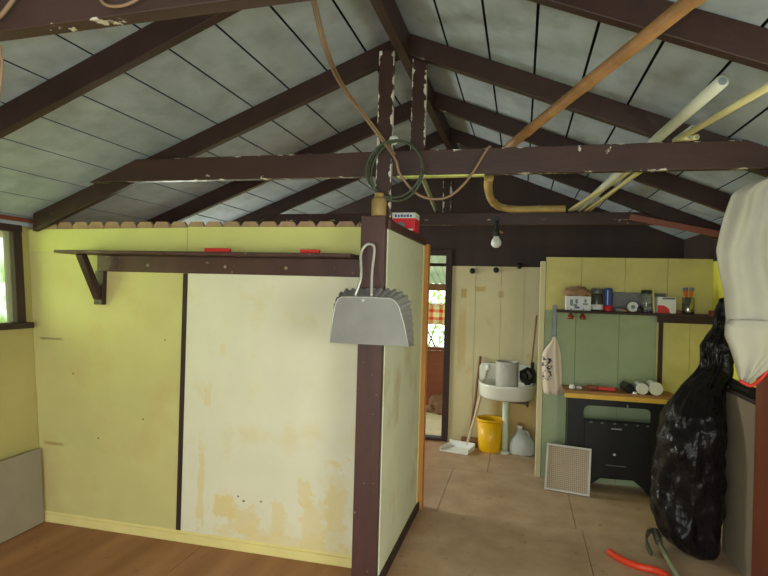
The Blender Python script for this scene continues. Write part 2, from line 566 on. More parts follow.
b = MB().box(XL - 0.03, XL + 0.075, WY0 - 0.1, WY1 + 0.085, WZ0 - 0.04, WZ0)
b.bm.transform(SHEAR)
b.build('window_sill', m_gable, win, bevel=0.003)
b = MB().box(XL - 0.012, XL - 0.008, WY0, WY1, WZ0, WZ1)
b.bm.transform(SHEAR)
b.build('pane', m_glass, win)

# right wall (yellow below, bare dark boards above), back wall, front wall with an open doorway behind the viewer
b = MB().box(XR, XR + t, YF, 0.3, 0, 2.02).box(XR, XR + t, 1.7, YB, 0, 2.02).box(XR, XR + t, 0.3, 1.7, 0, 0.95).box(XR, XR + t, 0.3, 1.7, 1.95, 2.02)
wr = struct(b.build('wall_right', m_right, origin=(XR, 0, 0)), 'bright yellow right wall beyond the hanging cloth and shelf', 'wall')
MB().box(XR, XR + t, YF, YB, 2.02, 2.32).build('upper_boards', m_gable, wr)

b = MB()
DX0, DX1, DZ = -1.55, -0.838, 2.15
ys = YB
xs = [-0.768, -0.50, -0.22, 0.03, 0.22, XR]
for x0, x1 in zip(xs, xs[1:]):
    b.box(x0 + 0.0015, x1 - 0.0015, ys, ys + 0.03, 0, 1.985)
b.box(XL, DX0, ys, ys + 0.03, 0, 1.985)
b.box(XL, DX0, ys + 0.031, ys + 0.05, 0, 2.2).box(-0.768, XR, ys + 0.031, ys + 0.05, 0, 2.2)
wb = struct(b.build('wall_back', m_back, origin=(-0.3, ys, 0)), 'pale yellow planked back wall behind the washbasin', 'wall')
b = MB()
b.box(XL, DX0, ys - 0.005, ys + 0.03, 1.985, 2.2).box(-0.768, XR, ys - 0.005, ys + 0.03, 1.985, 2.2).box(DX0, -0.768, ys - 0.005, ys + 0.03, DZ + 0.02, 2.2)
b.prism([(XRIDGE - (ZRIDGE - 2.201) / SL, 2.201), (XR, 2.201), (XR, zc(XR)), (XRIDGE, ZRIDGE)], ys - 0.005, ys + 0.03)
b.build('gable_boards', m_gable, wb)
MB().box(-0.768, 0.2, ys - 0.008, ys, 0, 0.06).build('skirting', m_back, wb)
d1 = thing('door_1', 'open back doorway with dark frame at the end of the passage', 'door', (-1.2, YB, 0))
d1['kind'] = 'structure'
MB().box(DX1, -0.768, ys - 0.02, ys + 0.05, 0, DZ + 0.02).box(DX0 - 0.07, DX0, ys - 0.02, ys + 0.05, 0, DZ + 0.02).box(DX0, DX1, ys - 0.02, ys + 0.05, DZ - 0.05, DZ + 0.02).build('door_frame', m_gable, d1, bevel=0.004)
MB().box(DX0, DX1, ys - 0.02, ys + 0.09, 0, 0.035).build('threshold', m_gable, d1, bevel=0.004)

b = MB()
b.box(XL, -2.4, YF - 0.05, YF, 0, 2.2).box(0.6, XR, YF - 0.05, YF, 0, 2.2)
b.prism([(XRIDGE - (ZRIDGE - 2.201) / SL, 2.201), (XR, 2.201), (XR, zc(XR)), (XRIDGE, ZRIDGE)], YF - 0.05, YF)
struct(b.build('wall_front', m_left, origin=(0, YF, 0)), 'yellow front wall with a wide open doorway behind the viewer', 'wall')

# ------------------------------------------------------------------ the partition
PY = 3.28
pt = thing('wall_partition', 'yellow and cream panelled partition with a brown corner post', 'partition', (-2.0, PY, 0))
pt['kind'] = 'structure'
XQ = lambda z: XL + 0.004 - 0.10 * z
MB().prism([(XQ(0.075), 0.075), (-2.17, 0.075), (-2.17, 1.9), (XQ(1.9), 1.9)], PY, PY + 0.02).build('yellow_panel', m_yellow, pt)['label'] = 'yellow left panel'
MB().box(-2.14, -0.904, PY - 0.004, PY + 0.02, 0.075, 1.78).build('cream_panel', m_cream, pt)['label'] = 'cream white worn right panel'
MB().prism([(XQ(1.9), 1.9), (-2.155, 1.9), (-2.155, 2.07), (XQ(2.055), 2.055)], PY + 0.001, PY + 0.02).box(-2.152, -0.904, PY + 0.001, PY + 0.02, 1.78, 2.075).build('top_panel', m_yellowtop, pt)
MB().box(-2.172, -2.138, PY - 0.007, PY + 0.001, 0.075, 1.765).build('batten', m_gable, pt)['label'] = 'dark brown joint batten'
b = MB()
b.box(XL + 0.005, -0.904, PY - 0.012, PY + 0.02, 0, 0.055).box(XL + 0.005, -0.904, PY - 0.005, PY + 0.02, 0.055, 0.075)
b.build('skirting', m_skirt, pt, bevel=0.002)
b = MB()
x = XL - 0.10
while x < -0.98:
    x1 = min(x + 0.128, -0.957)
    c_ = 0.024
    b.prism([(max(x + 0.002, XL + 0.01), 0.05), (x1 - 0.002, 0.05), (x1 - 0.002, 2.082), (x1 - c_, 2.112), (x + c_, 2.112), (x + 0.002, 2.082)], PY + 0.021, PY + 0.045)
    x += 0.130
b.build('plank_backing', m_plank, pt)['label'] = 'raw planks with clipped tops'
MB().box(-0.902, -0.758, 3.075, 3.30, 0, 2.115).build('corner_post', m_cpost, pt, bevel=0.004)['label'] = 'brown corner post'
MB().prism([(-0.757, 3.12), (-0.75, 3.12), (-0.742, 4.298), (-0.792, 4.298), (-0.80, 3.302), (-0.757, 3.302)], 0.06, 2.045, 'XY').build('side_panel', m_side, pt)['label'] = 'pale green cream side panel'
MB().prism([(-0.757, 3.12), (-0.738, 3.12), (-0.727, 4.298), (-0.80, 4.298), (-0.82, 3.302), (-0.757, 3.302)], 2.046, 2.10, 'XY').build('cap_rail', m_cpost, pt, bevel=0.004)
MB().prism([(-0.757, 3.12), (-0.736, 3.12), (-0.725, 4.298), (-0.79, 4.298), (-0.80, 3.302), (-0.757, 3.302)], 0, 0.059, 'XY').build('side_skirting', m_gable, pt, bevel=0.003)
MB().box(-0.80, -0.708, 4.30, 4.385, 0, 2.06).build('end_post', m_orange, pt, bevel=0.004)['label'] = 'orange unpainted end post'
MB().box(-0.748, -0.737, 4.255, 4.297, 0.06, 2.045).build('edge_strip', m_skirt, pt)

# ------------------------------------------------------------------ fireplace wall
GY = 5.40
wf = thing('wall_fireplace', 'mustard and sage green planked wall carrying the cluttered shelf', 'wall', (0.9, GY, 0))
wf['kind'] = 'structure'
pl = [0.215, 0.53, 0.82, 1.17, 1.44, XR]
b = MB()
for x0, x1 in zip([0.215, 0.53, 0.90, 1.25, XR - 0.0], [0.53, 0.90, 1.25, XR, XR]):
    if x1 > x0:
        b.box(x0 + 0.0015, x1 - 0.0015, GY, GY + 0.02, 1.55, 2.04)
b.box(1.17, 1.438, GY, GY + 0.02, 0, 1.55).box(1.441, XR, GY, GY + 0.02, 0, 1.55)
b.build('mustard_planks', m_fire, wf)['label'] = 'mustard yellow planks'
b = MB()
for x0, x1 in zip([0.215, 0.49, 0.86], [0.49, 0.86, 1.17]):
    b.box(x0 + 0.0015, x1 - 0.0015, GY, GY + 0.02, 0, 1.55)
b.build('green_planks', m_green, wf)['label'] = 'sage green planks'
MB().box(0.215, XR, GY + 0.02, GY + 0.03, 0, 2.04).build('backing', m_dark, wf)
MB().box(0.165, 0.213, GY - 0.005, GY + 0.07, 0, 2.0).build('end_trim', m_back, wf, bevel=0.003)
MB().box(1.185, 1.22, GY - 0.025, GY, 0, 1.51).build('upright_trim', m_gable, wf, bevel=0.003)

# dark boards above the fireplace wall, set back on the far tie beam line
# ------------------------------------------------------------------ roof trusses
def rafter(sgn, y0, y1, dep=0.125):
    X1 = XL - 0.10 if sgn < 0 else XR
    e = 0.002
    return MB().prism([(XRIDGE, ZRIDGE - e), (X1, zc(X1) - e), (X1, zc(X1) - e - dep), (XRIDGE, ZRIDGE - e - dep)], y0, y1)


def truss(y, label, tie=None, dep=0.125):
    tr_ = thing('roof_truss', label, 'roof truss', (XRIDGE, y, 2.2), 'dark brown roof trusses')
    for sgn in (-1, 1):
        rafter(sgn, y, y + 0.05, dep).build('rafter', m_beam, tr_, bevel=0.004)
    if tie:
        z0, z1, ty, skew = tie
        def lim(z, s_):
            return XRIDGE + s_ * ((ZRIDGE - 0.004 - z) / SL)
        xr0, xr1 = min(lim(z0, 1), XR), min(lim(z1, 1), XR)
        xl0, xl1 = max(lim(z0, -1), XL - .1), max(lim(z1, -1), XL - .1)
        MB().prism([(xl0, z0 - skew), (xr0, z0 + skew), (xr1, z1 + skew), (xl1, z1 - skew)], ty, ty + 0.05).build('tie_beam', m_tie, tr_, bevel=0.004)
    return tr_


truss(1.24, 'nearest dark brown roof truss, its tie beam crossing the top left corner', (2.37, 2.50, 1.19, 0.06))
truss(2.15, 'dark brown rafter pair without tie beam between nearest truss and middle truss')
t3 = truss(3.221, 'middle dark brown roof truss with king posts standing over the partition corner', (2.36, 2.505, 3.170, 0.0))
MB().box(-0.838, -0.748, 3.134, 3.169, 2.117, 3.08).build('king_post', m_post, t3, bevel=0.003)['label'] = 'long chipped king post standing on the corner post'
MB().box(-0.668, -0.582, 3.272, 3.315, 2.36, 3.12).build('king_post', m_post, t3, bevel=0.003)['label'] = 'short king post behind the tie beam'
truss(4.20, 'dark brown rafter pair without tie beam just beyond the middle truss')
t5 = truss(5.148, 'farthest dark brown roof truss with tie beam in front of the gable', (2.315, 2.425, 5.20, 0.0))
MB().box(-0.745, -0.655, 5.252, 5.30, 2.32, 3.0).build('king_post', m_post, t5, bevel=0.003)
MB().box(-0.728, -0.672, YF, YB - 0.01, 3.045, 3.19).build('ridge_beam', m_beam, bevel=0.004)
tag(bpy.data.objects['ridge_beam'], 'dark brown ridge beam running along the peak of the ceiling', 'beam')
tag(MB().bar((0.86, 5.02, 2.36), (1.52, 4.9, 2.20), 0.02, 0.05).build('loose_lath', m_redwood, bevel=0.002), 'splintered brown lath hanging loose above the mustard wall', 'lath')

# ------------------------------------------------------------------ partition shelf
sh = thing('wall_shelf', 'long dark brown shelf on the yellow and cream partition', 'shelf', (-1.95, PY, 1.56))
MB().box(-2.99, -0.95, 3.05, PY, 1.878, 1.898).build('shelf_board', m_cpost, sh, bevel=0.003)
MB().box(-2.82, -0.952, 3.245, PY - 0.005, 1.768, 1.877).build('back_rail', m_cpost, sh, bevel=0.003)
br = MB()
br.box(-2.835, -2.765, 3.243, PY, 1.54, 1.768)
br.build('bracket', m_beam, sh, bevel=0.003)
brk = bpy.data.objects['bracket']
for x in (-2.42, -1.85, -1.43):
    MB().lathe([(0.009, 0), (0.011, -0.002), (0.006, -0.005)], (x, 3.2445, 1.815), 8, 'Y').build('screw_head', m_board, bpy.data.objects['back_rail'])
MB().bar((-2.80, 3.075, 1.878), (-2.80, 3.245, 1.585), 0.05, 0.045, (0, 1, 1)).build('brace', m_beam, brk, bevel=0.003)
for (x0, x1, z1, nm, lb) in ((-1.905, -1.735, 1.922, 'clothes_peg', 'flat red plastic strip left of the other on the partition shelf'), (-1.275, -1.155, 1.921, 'clothes_peg', 'short red plastic strip right of the other, nearer the corner post')):
    tag(MB().box(x0, x1, 3.08, 3.115, 1.899, z1).build('red_strip', m_red, bevel=0.006), lb, 'plastic strip', 'red strips on the partition shelf')

# ------------------------------------------------------------------ dustpan hanging on the corner post
dp = thing('dustpan', 'grey metal dustpan hanging by its wire handle on the brown corner post', 'dustpan', (-0.83, 3.06, 1.365))
inner = [(-1.060, 1.372), (-1.052, 1.50), (-1.035, 1.60), (-1.020, 1.632), (-0.995, 1.645), (-0.84, 1.648), (-0.70, 1.645), (-0.672, 1.630), (-0.650, 1.60), (-0.617, 1.50), (-0.588, 1.372)]
b = MB()
b.prism(inner, 3.030, 3.033)
pan = b.build('pan', m_alu, dp)
b = MB()
b.tube([(x, 3.030, z) for x, z in inner], 0.0035, 6)
b.build('rolled_edge', m_alu_edge, dp, smooth=True)
# crimped back wall, flaring out behind the pan
def outline(pts, n):
    pts = [Vector((p[0], 0, p[1])) for p in pts]
    L = [0]
    for a, c_ in zip(pts, pts[1:]):
        L.append(L[-1] + (c_ - a).length)
    out = []
    for i in range(n + 1):
        s_ = L[-1] * i / n
        for k in range(len(pts) - 1):
            if s_ <= L[k + 1] + 1e-9:
                f = (s_ - L[k]) / (L[k + 1] - L[k])
                out.append(pts[k].lerp(pts[k + 1], f))
                break
    return out
outer = [(-1.070, 1.372), (-1.074, 1.52), (-1.062, 1.61), (-1.035, 1.660), (-0.99, 1.690), (-0.84, 1.700), (-0.69, 1.694), (-0.632, 1.672), (-0.598, 1.630), (-0.584, 1.52), (-0.570, 1.372)]
n = 96
A, B = outline(inner, n), outline(outer, n)
ra, rb = [], []
for i in range(n + 1):
    cr = 0.008 if (i % 4) in (0, 1) else -0.006
    if not (18 < i < 76) or 36 < i < 52:
        cr *= 0.25
    d = (B[i] - A[i]).normalized()
    ra.append((A[i].x, 3.034, A[i].z))
    rb.append((B[i].x + d.x * cr, 3.105, B[i].z + d.z * cr))
b = MB()
b.rings([ra, rb], close=False)
b.build('crimped_wall', m_alu, dp, solid=0.003)
b = MB()
hp = smooth_path([(-0.915, 3.03, 1.655), (-0.888, 3.05, 1.765), (-0.902, 3.085, 1.90), (-0.880, 3.10, 1.955), (-0.842, 3.10, 1.963), (-0.822, 3.095, 1.93), (-0.826, 3.07, 1.80), (-0.815, 3.03, 1.655)], 7)
b.tube(hp, 0.0085, 8)
b.build('wire_handle', m_alu_edge, dp, smooth=True)
MB().lathe([(0.010, 0), (0.009, -0.004), (0.003, -0.006)], (-0.866, 3.030, 1.630), 12, 'Y').build('rivet', m_alu_edge, pan)
tag(MB().tube([(-0.828, 3.078, 1.955), (-0.828, 3.022, 1.955)], 0.004, 8).build('nail', m_iron), 'iron nail in the corner post holding the dustpan handle', 'nail')

dp.location = Vector(dp.location) + Vector((0.018, -0.068, 0.022))
dp.scale = (0.94, 0.94, 0.94)
# on top of the corner post
jr = thing('jar', 'tan plastic jar standing on top of the brown corner post', 'jar', (-0.802, 3.09, 2.116))
MB().lathe([(0.040, 0), (0.043, 0.006), (0.043, 0.088), (0.036, 0.1), (0.029, 0.106)], (-0.802, 3.090, 2.116), 20).build('body', m_tan, jr, smooth=True)
MB().lathe([(0.027, 0.106), (0.027, 0.128), (0.024, 0.131)], (-0.802, 3.090, 2.116), 20).build('neck', m_tan, jr, smooth=True)
bx = thing('carton', 'small red and white carton on the cap rail behind the corner post', 'carton', (-0.79, 3.82, 2.101))
CX0, CX1, CY0, CY1 = -0.875, -0.715, 3.74, 3.90
cbody = MB().box(CX0, CX1, CY0, CY1, 2.101, 2.188).build('body', m_redbox, bx)
MB().box(CX0 - 0.0002, CX1 + 0.0002, CY0 - 0.0002, CY1 + 0.0002, 2.188, 2.226).build('lid', m_card, bx)
for i in range(6):
    x0 = CX0 + 0.018 + i * 0.021
    MB().box(x0, x0 + 0.014, CY0 - 0.0012, CY0 - 0.0002, 2.196, 2.214 - 0.004 * (i % 2)).build('blue_mark', m_blue, cbody)
MB().prism([(CX0 + 0.01, 2.115), (CX0 + 0.06, 2.118), (CX0 + 0.095, 2.14), (CX0 + 0.07, 2.165), (CX0 + 0.03, 2.15)], CY0 - 0.0012, CY0).build('grey_mark', m_greymark, cbody)
MB().box(CX0 + 0.08, CX1 - 0.012, CY0 - 0.0012, CY0, 2.106, 2.116).build('white_mark', m_card, cbody)
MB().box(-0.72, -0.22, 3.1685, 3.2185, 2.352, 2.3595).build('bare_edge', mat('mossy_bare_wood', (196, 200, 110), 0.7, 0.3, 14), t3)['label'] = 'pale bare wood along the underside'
# insulator, cables
ins = tag(MB().lathe([(0.012, 0), (0.026, -0.004), (0.028, -0.014), (0.016, -0.020), (0.020, -0.030), (0.012, -0.036)], (-0.735, 3.133, 2.555), 16, 'Y').build('insulator', m_white, smooth=True), 'white round cable insulator on the long king post', 'insulator')
b = MB()
for k, (dx, dz, rx, rz) in enumerate(((0, 0, 0.158, 0.172), (0.012, -0.006, 0.150, 0.166), (-0.006, 0.005, 0.162, 0.160))):
    ring = [(-0.715 + dx + rx * math.cos(a), 3.105 - 0.012 * k + 0.01 * math.sin(3 * a), 2.375 + dz + rz * math.sin(a)) for a in [2 * math.pi * i / 40 for i in range(41)]]
    b.tube(ring, 0.006, 7)
tag(b.build('cable_coil', m_cable, smooth=True), 'coil of green black cable hanging on the long king post', 'cable')
b = MB()
pts = smooth_path([(-0.93, 2.27, 3.01), (-0.925, 2.33, 2.93), (-0.90, 2.4, 2.79), (-0.955, 2.8, 2.77), (-0.84, 3.07, 2.605), (-0.715, 3.07, 2.44), (-0.68, 3.08, 2.345), (-0.575, 3.12, 2.235), (-0.432, 3.15, 2.225), (-0.315, 3.155, 2.32), (-0.21, 3.155, 2.49), (-0.19, 3.19, 2.513)], 8)
b.tube(pts, 0.0075, 7)
b.tube([p + Vector((0.013, 0.004, 0.004)) for p in pts[:40]], 0.005, 7)
tag(b.build('hanging_cable', m_bcable, smooth=True), 'brown twin cable dropping from the rafters across the king post', 'cable')
b = MB()
b.tube(smooth_path([(-1.235, 1.18, 2.50), (-1.29, 1.175, 2.435), (-1.34, 1.175, 2.385), (-1.38, 1.17, 2.36), (-1.345, 1.17, 2.31), (-1.335, 1.17, 2.285), (-1.365, 1.17, 2.16)], 8), 0.006, 7)
b.tube(smooth_path([(-1.352, 1.17, 2.29), (-1.325, 1.17, 2.265), (-1.335, 1.17, 2.15)], 8), 0.004, 7)
tag(b.build('looped_cord', m_bcable, smooth=True), 'frayed cord hanging from nearest tie beam in the top left corner', 'cord')
b = MB()
b.tube(smooth_path([(-1.05, 1.175, 2.43), (-1.02, 1.172, 2.385), (-0.97, 1.172, 2.375), (-0.92, 1.172, 2.39), (-0.88, 1.175, 2.43)], 6), 0.004, 7)
tag(b.build('sagging_wire', m_bcable, smooth=True), 'short sagging wire along nearest tie beam at the top edge', 'wire')

# ------------------------------------------------------------------ poles and pipes laid over the tie beams
def knobbly(pts, r, step=0.33):
    P_ = smooth_path(pts, 14)
    L = 0
    rr = []
    for i, p in enumerate(P_):
        if i:
            L += (p - P_[i - 1]).length
        ph = (L / step) % 1
        rr.append(r * (1.14 if ph < 0.06 else 1.0) * (1 + 0.02 * math.sin(L * 9)))
    return P_, rr
P_, rr = knobbly([(0.575, 1.45, 2.575), (0.455, 1.8, 2.568), (0.22, 2.45, 2.56), (-0.085, 3.29, 2.545), (-0.21, 3.7, 2.54)], 0.0255)
tag(MB().tube(P_, rr, 12).build('bamboo_pole', m_bamboo, smooth=True), 'tan bamboo pole slanting down over the middle tie beam from the upper right', 'pole')
P_, rr = knobbly([(-0.262, 4.28, 2.56), (-0.278, 4.5, 2.525), (-0.275, 4.9, 2.50), (-0.215, 5.15, 2.474), (-0.08, 5.215, 2.458), (0.12, 5.222, 2.459), (0.36, 5.225, 2.459)], 0.033, 0.25)
tag(MB().tube(P_, rr, 12).build('bent_cane', m_bamboo2, smooth=True), 'bent tan cane curving down onto the far tie beam', 'cane')
pipes = [((0.745, 2.45, 2.555), (0.475, 5.22, 2.455), 0.026, m_pvc, 'thick white plastic pipe whose open end points highest in the bundle'),
         ((0.865, 2.28, 2.480), (0.56, 5.22, 2.446), 0.015, m_pvc2, 'long yellowed plastic pipe reaching the right edge of the picture'),
         ((0.825, 3.07, 2.500), (0.525, 5.22, 2.443), 0.014, m_pvc2, 'short thin pipe ending lowest and rightmost of the cut ends'),
         ((0.795, 3.03, 2.535), (0.42, 5.22, 2.443), 0.014, m_pvc, 'short thin pipe with the upper of two small white cut ends'),
         ((0.790, 3.07, 2.500), (0.39, 5.22, 2.443), 0.014, m_pvc2, 'short thin pipe lying under the upper small cut end')]
for p0, p1, r, m, lb in pipes:
    root = thing('plastic_pipe', lb, 'pipe', p0, 'plastic pipes laid over the tie beams')
    p0, p1 = Vector(p0), Vector(p1)
    fr = (3.19 - p0.y) / (p1.y - p0.y)
    mid = p0.lerp(p1, fr)
    mid.z = max(mid.z, 2.5075 + r)
    MB().tube([p0, p0.lerp(mid, 0.5), p0.lerp(mid, 0.93), mid, mid.lerp(p1, 0.07), mid.lerp(p1, 0.5), p1], r, 14).build('shaft', m, root, smooth=True)
    d = (mid - p0).normalized()
    MB().tube([p0 - d * 0.002, p0 + d * 0.004], r * 0.62, 12).build('bore', m_greymark, root)
tag(MB().tube([(-0.72, 3.75, 2.56), (-0.76, 4.4, 2.53), (-0.80, 5.22, 2.45)], 0.02, 8).build('mossy_stick', m_rodg, smooth=True), 'pale mossy stick lying behind the cable coil', 'stick')

# bulb on the far tie beam
lb_ = thing('light_bulb', 'bare white light bulb in black holder on the far tie beam', 'light bulb', (-0.235, 5.18, 2.31))
MB().box(-0.26, -0.21, 5.16, 5.20, 2.33, 2.38).tube([(-0.235, 5.17, 2.35), (-0.235, 5.165, 2.25)], 0.016, 10).lathe([(0.02, 0), (0.028, 0.015), (0.028, 0.05), (0.016, 0.06)], (-0.235, 5.165, 2.205), 16).build('bulb_holder', m_blackp, lb_)
MB().lathe([(0.003, -0.105), (0.025, -0.1), (0.043, -0.08), (0.047, -0.058), (0.040, -0.035), (0.026, -0.012), (0.022, 0.0)], (-0.235, 5.165, 2.207), 20).build('glass_bulb', m_white, lb_, smooth=True)
MB().tube([(-0.21, 5.165, 2.25), (-0.18, 5.16, 2.235)], 0.012, 8).build('pull_socket', m_bamboo, lb_)
for (x, z, lb) in ((-0.54, 1.93, 'small dark hook with pale bulb, leftmost on the top edge of the back wall'), (-0.28, 1.945, 'small dark wall hook in the middle of the back wall top edge'), (-0.03, 1.995, 'small dark wall hook with pale dot, rightmost on the back wall top edge')):
    k_ = MB().lathe([(0.03, 0), (0.032, -0.012), (0.018, -0.03), (0.006, -0.034)], (x, 6.324, z), 14, 'Y').build('porcelain_hook', m_blackp)
    tag(k_, lb, 'wall hook', 'hooks along the back wall top')

# ------------------------------------------------------------------ washbasin corner
sk = thing('washbasin', 'old white enamel washbasin on a green pipe against the back wall', 'washbasin', (-0.12, 6.2, 0))
def dshape(cx, w, y0, y1, z, n=28):
    """back edge straight at y1, front rounded at y0"""
    out = []
    for i in range(n):
        a = math.pi * i / (n - 1)
        ca = math.cos(a)
        out.append((cx + w * (1 if ca > 0 else -1) * abs(ca) ** 0.75, y1 - (y1 - y0) * math.sin(a) ** 0.75, z))
    return out
cx = -0.125
b = MB()
b.rings([dshape(cx, 0.20, 5.93, 6.27, 0.575), dshape(cx, 0.278, 5.865, 6.27, 0.585), dshape(cx, 0.296, 5.85, 6.27, 0.61), dshape(cx, 0.305, 5.84, 6.27, 0.715), dshape(cx, 0.308, 5.835, 6.27, 0.735), dshape(cx, 0.300, 5.845, 6.268, 0.742),
         dshape(cx, 0.268, 5.875, 6.24, 0.738), dshape(cx, 0.255, 5.89, 6.23, 0.715), dshape(cx, 0.20, 5.93, 6.20, 0.672), dshape(cx, 0.12, 5.98, 6.17, 0.668)])
b.build('basin', m_porc, sk, smooth=True)
rp = []
for (x, z, a0) in ((cx + 0.25, 0.865, 0), (cx - 0.25, 0.865, 90)):
    for i in range(7):
        a = R(a0 + 15 * i)
        rp.append((x + 0.055 * math.cos(a), z + 0.055 * math.sin(a)))
MB().prism([(cx - 0.305, 0.735), (cx + 0.305, 0.735)] + rp, 6.272, 6.30).build('backsplash', m_porc, sk, bevel=0.005)
MB().tube([(-0.13, 6.08, 0.58), (-0.13, 6.08, 0.0)], 0.034, 14).lathe([(0.06, 0), (0.06, 0.012), (0.036, 0.03)], (-0.13, 6.08, 0), 16).build('waste_pipe', m_pipe, sk, smooth=True)
MB().tube([(-0.10, 6.08, 0.548), (0.10, 6.05, 0.542)], 0.012, 10).tube([(0.09, 6.05, 0.575), (0.09, 6.05, 0.51)], 0.011, 8).lathe([(0.022, 0), (0.022, 0.03)], (0.075, 6.05, 0.542), 10, 'X').build('tap', m_brass, sk)
cn = thing('canister', 'grey metal canister with handle standing in the washbasin', 'canister', (-0.12, 6.05, 0.673))
MB().lathe([(0.113, 0), (0.117, 0.006), (0.117, 0.285), (0.120, 0.29), (0.120, 0.30), (0.112, 0.303), (0.110, 0.27), (0.02, 0.268)], (-0.125, 6.05, 0.673), 28).build('body', mat('cloudy_grey_plastic', (178, 176, 164), 0.4, 0.06), cn, smooth=False)
MB().tube(smooth_path([(-0.16, 5.96, 0.965), (-0.15, 5.925, 0.935), (-0.09, 5.925, 0.935), (-0.08, 5.96, 0.965)], 5), 0.006, 7).build('handle', m_alu_edge, cn)
gb = thing('bottle', 'dark green bottle at the right end of the washbasin', 'bottle', (0.13, 6.10, 0.742))
MB().lathe([(0.035, 0), (0.04, 0.01), (0.04, 0.1), (0.016, 0.15), (0.015, 0.19)], (0.135, 6.2, 0.745), 18).build('body', mat('green_glass', (24, 66, 40), 0.2), gb, smooth=True)
MB().lathe([(0.019, 0.19), (0.019, 0.215), (0.015, 0.218)], (0.135, 6.2, 0.745), 14).build('cap', m_blackp, gb)
b = MB()
bmesh.ops.create_icosphere(b.bm, subdivisions=4, radius=1)
for v in b.bm.verts:
    p = v.co.copy()
    k = 1 + 0.35 * noise.noise(p * 1.8) + 0.12 * noise.noise(p * 5)
    v.co = Vector((0.085 + p.x * 0.075 * k, 6.02 + p.y * 0.05 * k, 0.84 + p.z * 0.085 * k))
tag(b.build('cleaning_rag', m_blackp, smooth=True), 'crumpled black rag perched on the washbasin rim beside the canister', 'rag')
tag(MB().tube([(0.105, 6.26, 0.745), (0.165, 6.312, 1.46)], 0.011, 8).build('wooden_stick', m_plank, smooth=True), 'thin pale brown stick leaning upright in the corner behind the washbasin', 'stick')

bk = thing('bucket', 'yellow plastic bucket on the floor left of the basin pipe', 'bucket', (-0.29, 6.16, 0))
MB().lathe([(0.118, 0), (0.122, 0.006), (0.140, 0.33), (0.134, 0.33), (0.116, 0.012), (0.01, 0.011)], (-0.288, 6.13, 0.001), 32).build('body', m_bucket, bk, smooth=True)
MB().lathe([(0.139, 0.326), (0.150, 0.326), (0.151, 0.345), (0.136, 0.347), (0.133, 0.33)], (-0.288, 6.13, 0.001), 32, cap=False).build('rim', m_bucket, bk, smooth=True)
jg = thing('plastic_jug', 'cloudy white plastic jug on the floor under the washbasin', 'jug', (0.04, 6.1, 0))
def oval(cx_, cy, rx, ry, z, n=24):
    return [(cx_ + rx * math.cos(2 * math.pi * i / n), cy + ry * math.sin(2 * math.pi * i / n), z) for i in range(n)]
b = MB().rings([oval(0.05, 6.1, 0.12, 0.085, 0.0), oval(0.05, 6.1, 0.135, 0.095, 0.02), oval(0.05, 6.1, 0.135, 0.095, 0.11), oval(0.045, 6.1, 0.11, 0.08, 0.16), oval(0.03, 6.1, 0.055, 0.045, 0.22), oval(0.02, 6.1, 0.026, 0.026, 0.255), oval(0.02, 6.1, 0.026, 0.026, 0.275)])
b.build('body', m_jug, jg, smooth=True)
MB().rings([oval(0.02, 6.1, 0.029, 0.029, 0.275, 16), oval(0.02, 6.1, 0.029, 0.029, 0.297, 16)]).build('cap', m_white, jg)
MB().tube(smooth_path([(0.045, 6.1, 0.245), (0.10, 6.1, 0.235), (0.125, 6.1, 0.16), (0.12, 6.1, 0.115)], 5), 0.013, 8).build('handle', m_jug, jg, smooth=True)

bm_ = thing('broom', 'brown wooden broom leaning on the back wall left of the bucket', 'broom', (-0.52, 6.2, 0))
MB().tube([(-0.515, 6.19, 0.10), (-0.465, 6.25, 0.5), (-0.423, 6.308, 0.985)], 0.014, 10).build('handle', m_brownwood, bm_, smooth=True)
MB().box(-0.60, -0.42, 6.165, 6.215, 0.055, 0.105).build('head', m_brownwood, bm_, bevel=0.008)
b = MB()
for i in range(24):
    x = -0.595 + 0.0073 * i
    b.bar((x + 0.003, 6.19, 0.056), (x + 0.003 + rnd.uniform(-0.006, 0.006), 6.185 + rnd.uniform(-0.01, 0.01), 0.001), 0.006, 0.03, (0, 1, 0))
b.build('bristles', m_cpost, bm_)
sw = thing('floor_dustpan', 'white long handled dustpan lying in front of the broom', 'dustpan', (-0.62, 6.1, 0))
MB().tube([(-0.53, 6.10, 0.045), (-0.43, 6.18, 0.45), (-0.338, 6.275, 0.86)], 0.015, 10).build('handle', m_palewood, sw, smooth=True)
MB().lathe([(0.02, 0), (0.024, 0.02), (0.022, 0.05), (0.012, 0.055)], (-0.338, 6.272, 0.845), 12).build('handle_grip', m_white, sw)
MB().prism([(-0.80, 5.93), (-0.50, 5.86), (-0.44, 6.08), (-0.72, 6.15)], 0.001, 0.012, 'XY').build('tray', m_white, sw, bevel=0.003)
MB().bar((-0.72, 6.145, 0.04), (-0.44, 6.075, 0.04), 0.012, 0.07).bar((-0.50, 5.87, 0.025), (-0.445, 6.08, 0.03), 0.01, 0.045).bar((-0.795, 5.94, 0.02), (-0.72, 6.145, 0.03), 0.01, 0.04).build('tray_walls', m_white, sw, bevel=0.003)

# ------------------------------------------------------------------ fireplace side: upper shelf and what stands on it
us = thing('plank_shelf', 'dark plank shelf across the mustard and green wall', 'shelf', (0.95, GY, 1.47))
ZS = 1.56
MB().box(0.31, XR - 0.005, 5.17, GY - 0.001, ZS - 0.022, ZS).build('shelf_board', m_gable, us, bevel=0.002)
MB().box(1.165, XR - 0.01, 5.33, GY - 0.03, 1.475, ZS - 0.023).build('front_rail', m_gable, us, bevel=0.002)
tag(MB().box(XR - 0.10, XR - 0.002, 4.72, 5.16, 1.548, 1.60).build('side_ledge', m_dred, bevel=0.003), 'short dark red ledge on the right wall beyond the cloth', 'ledge')

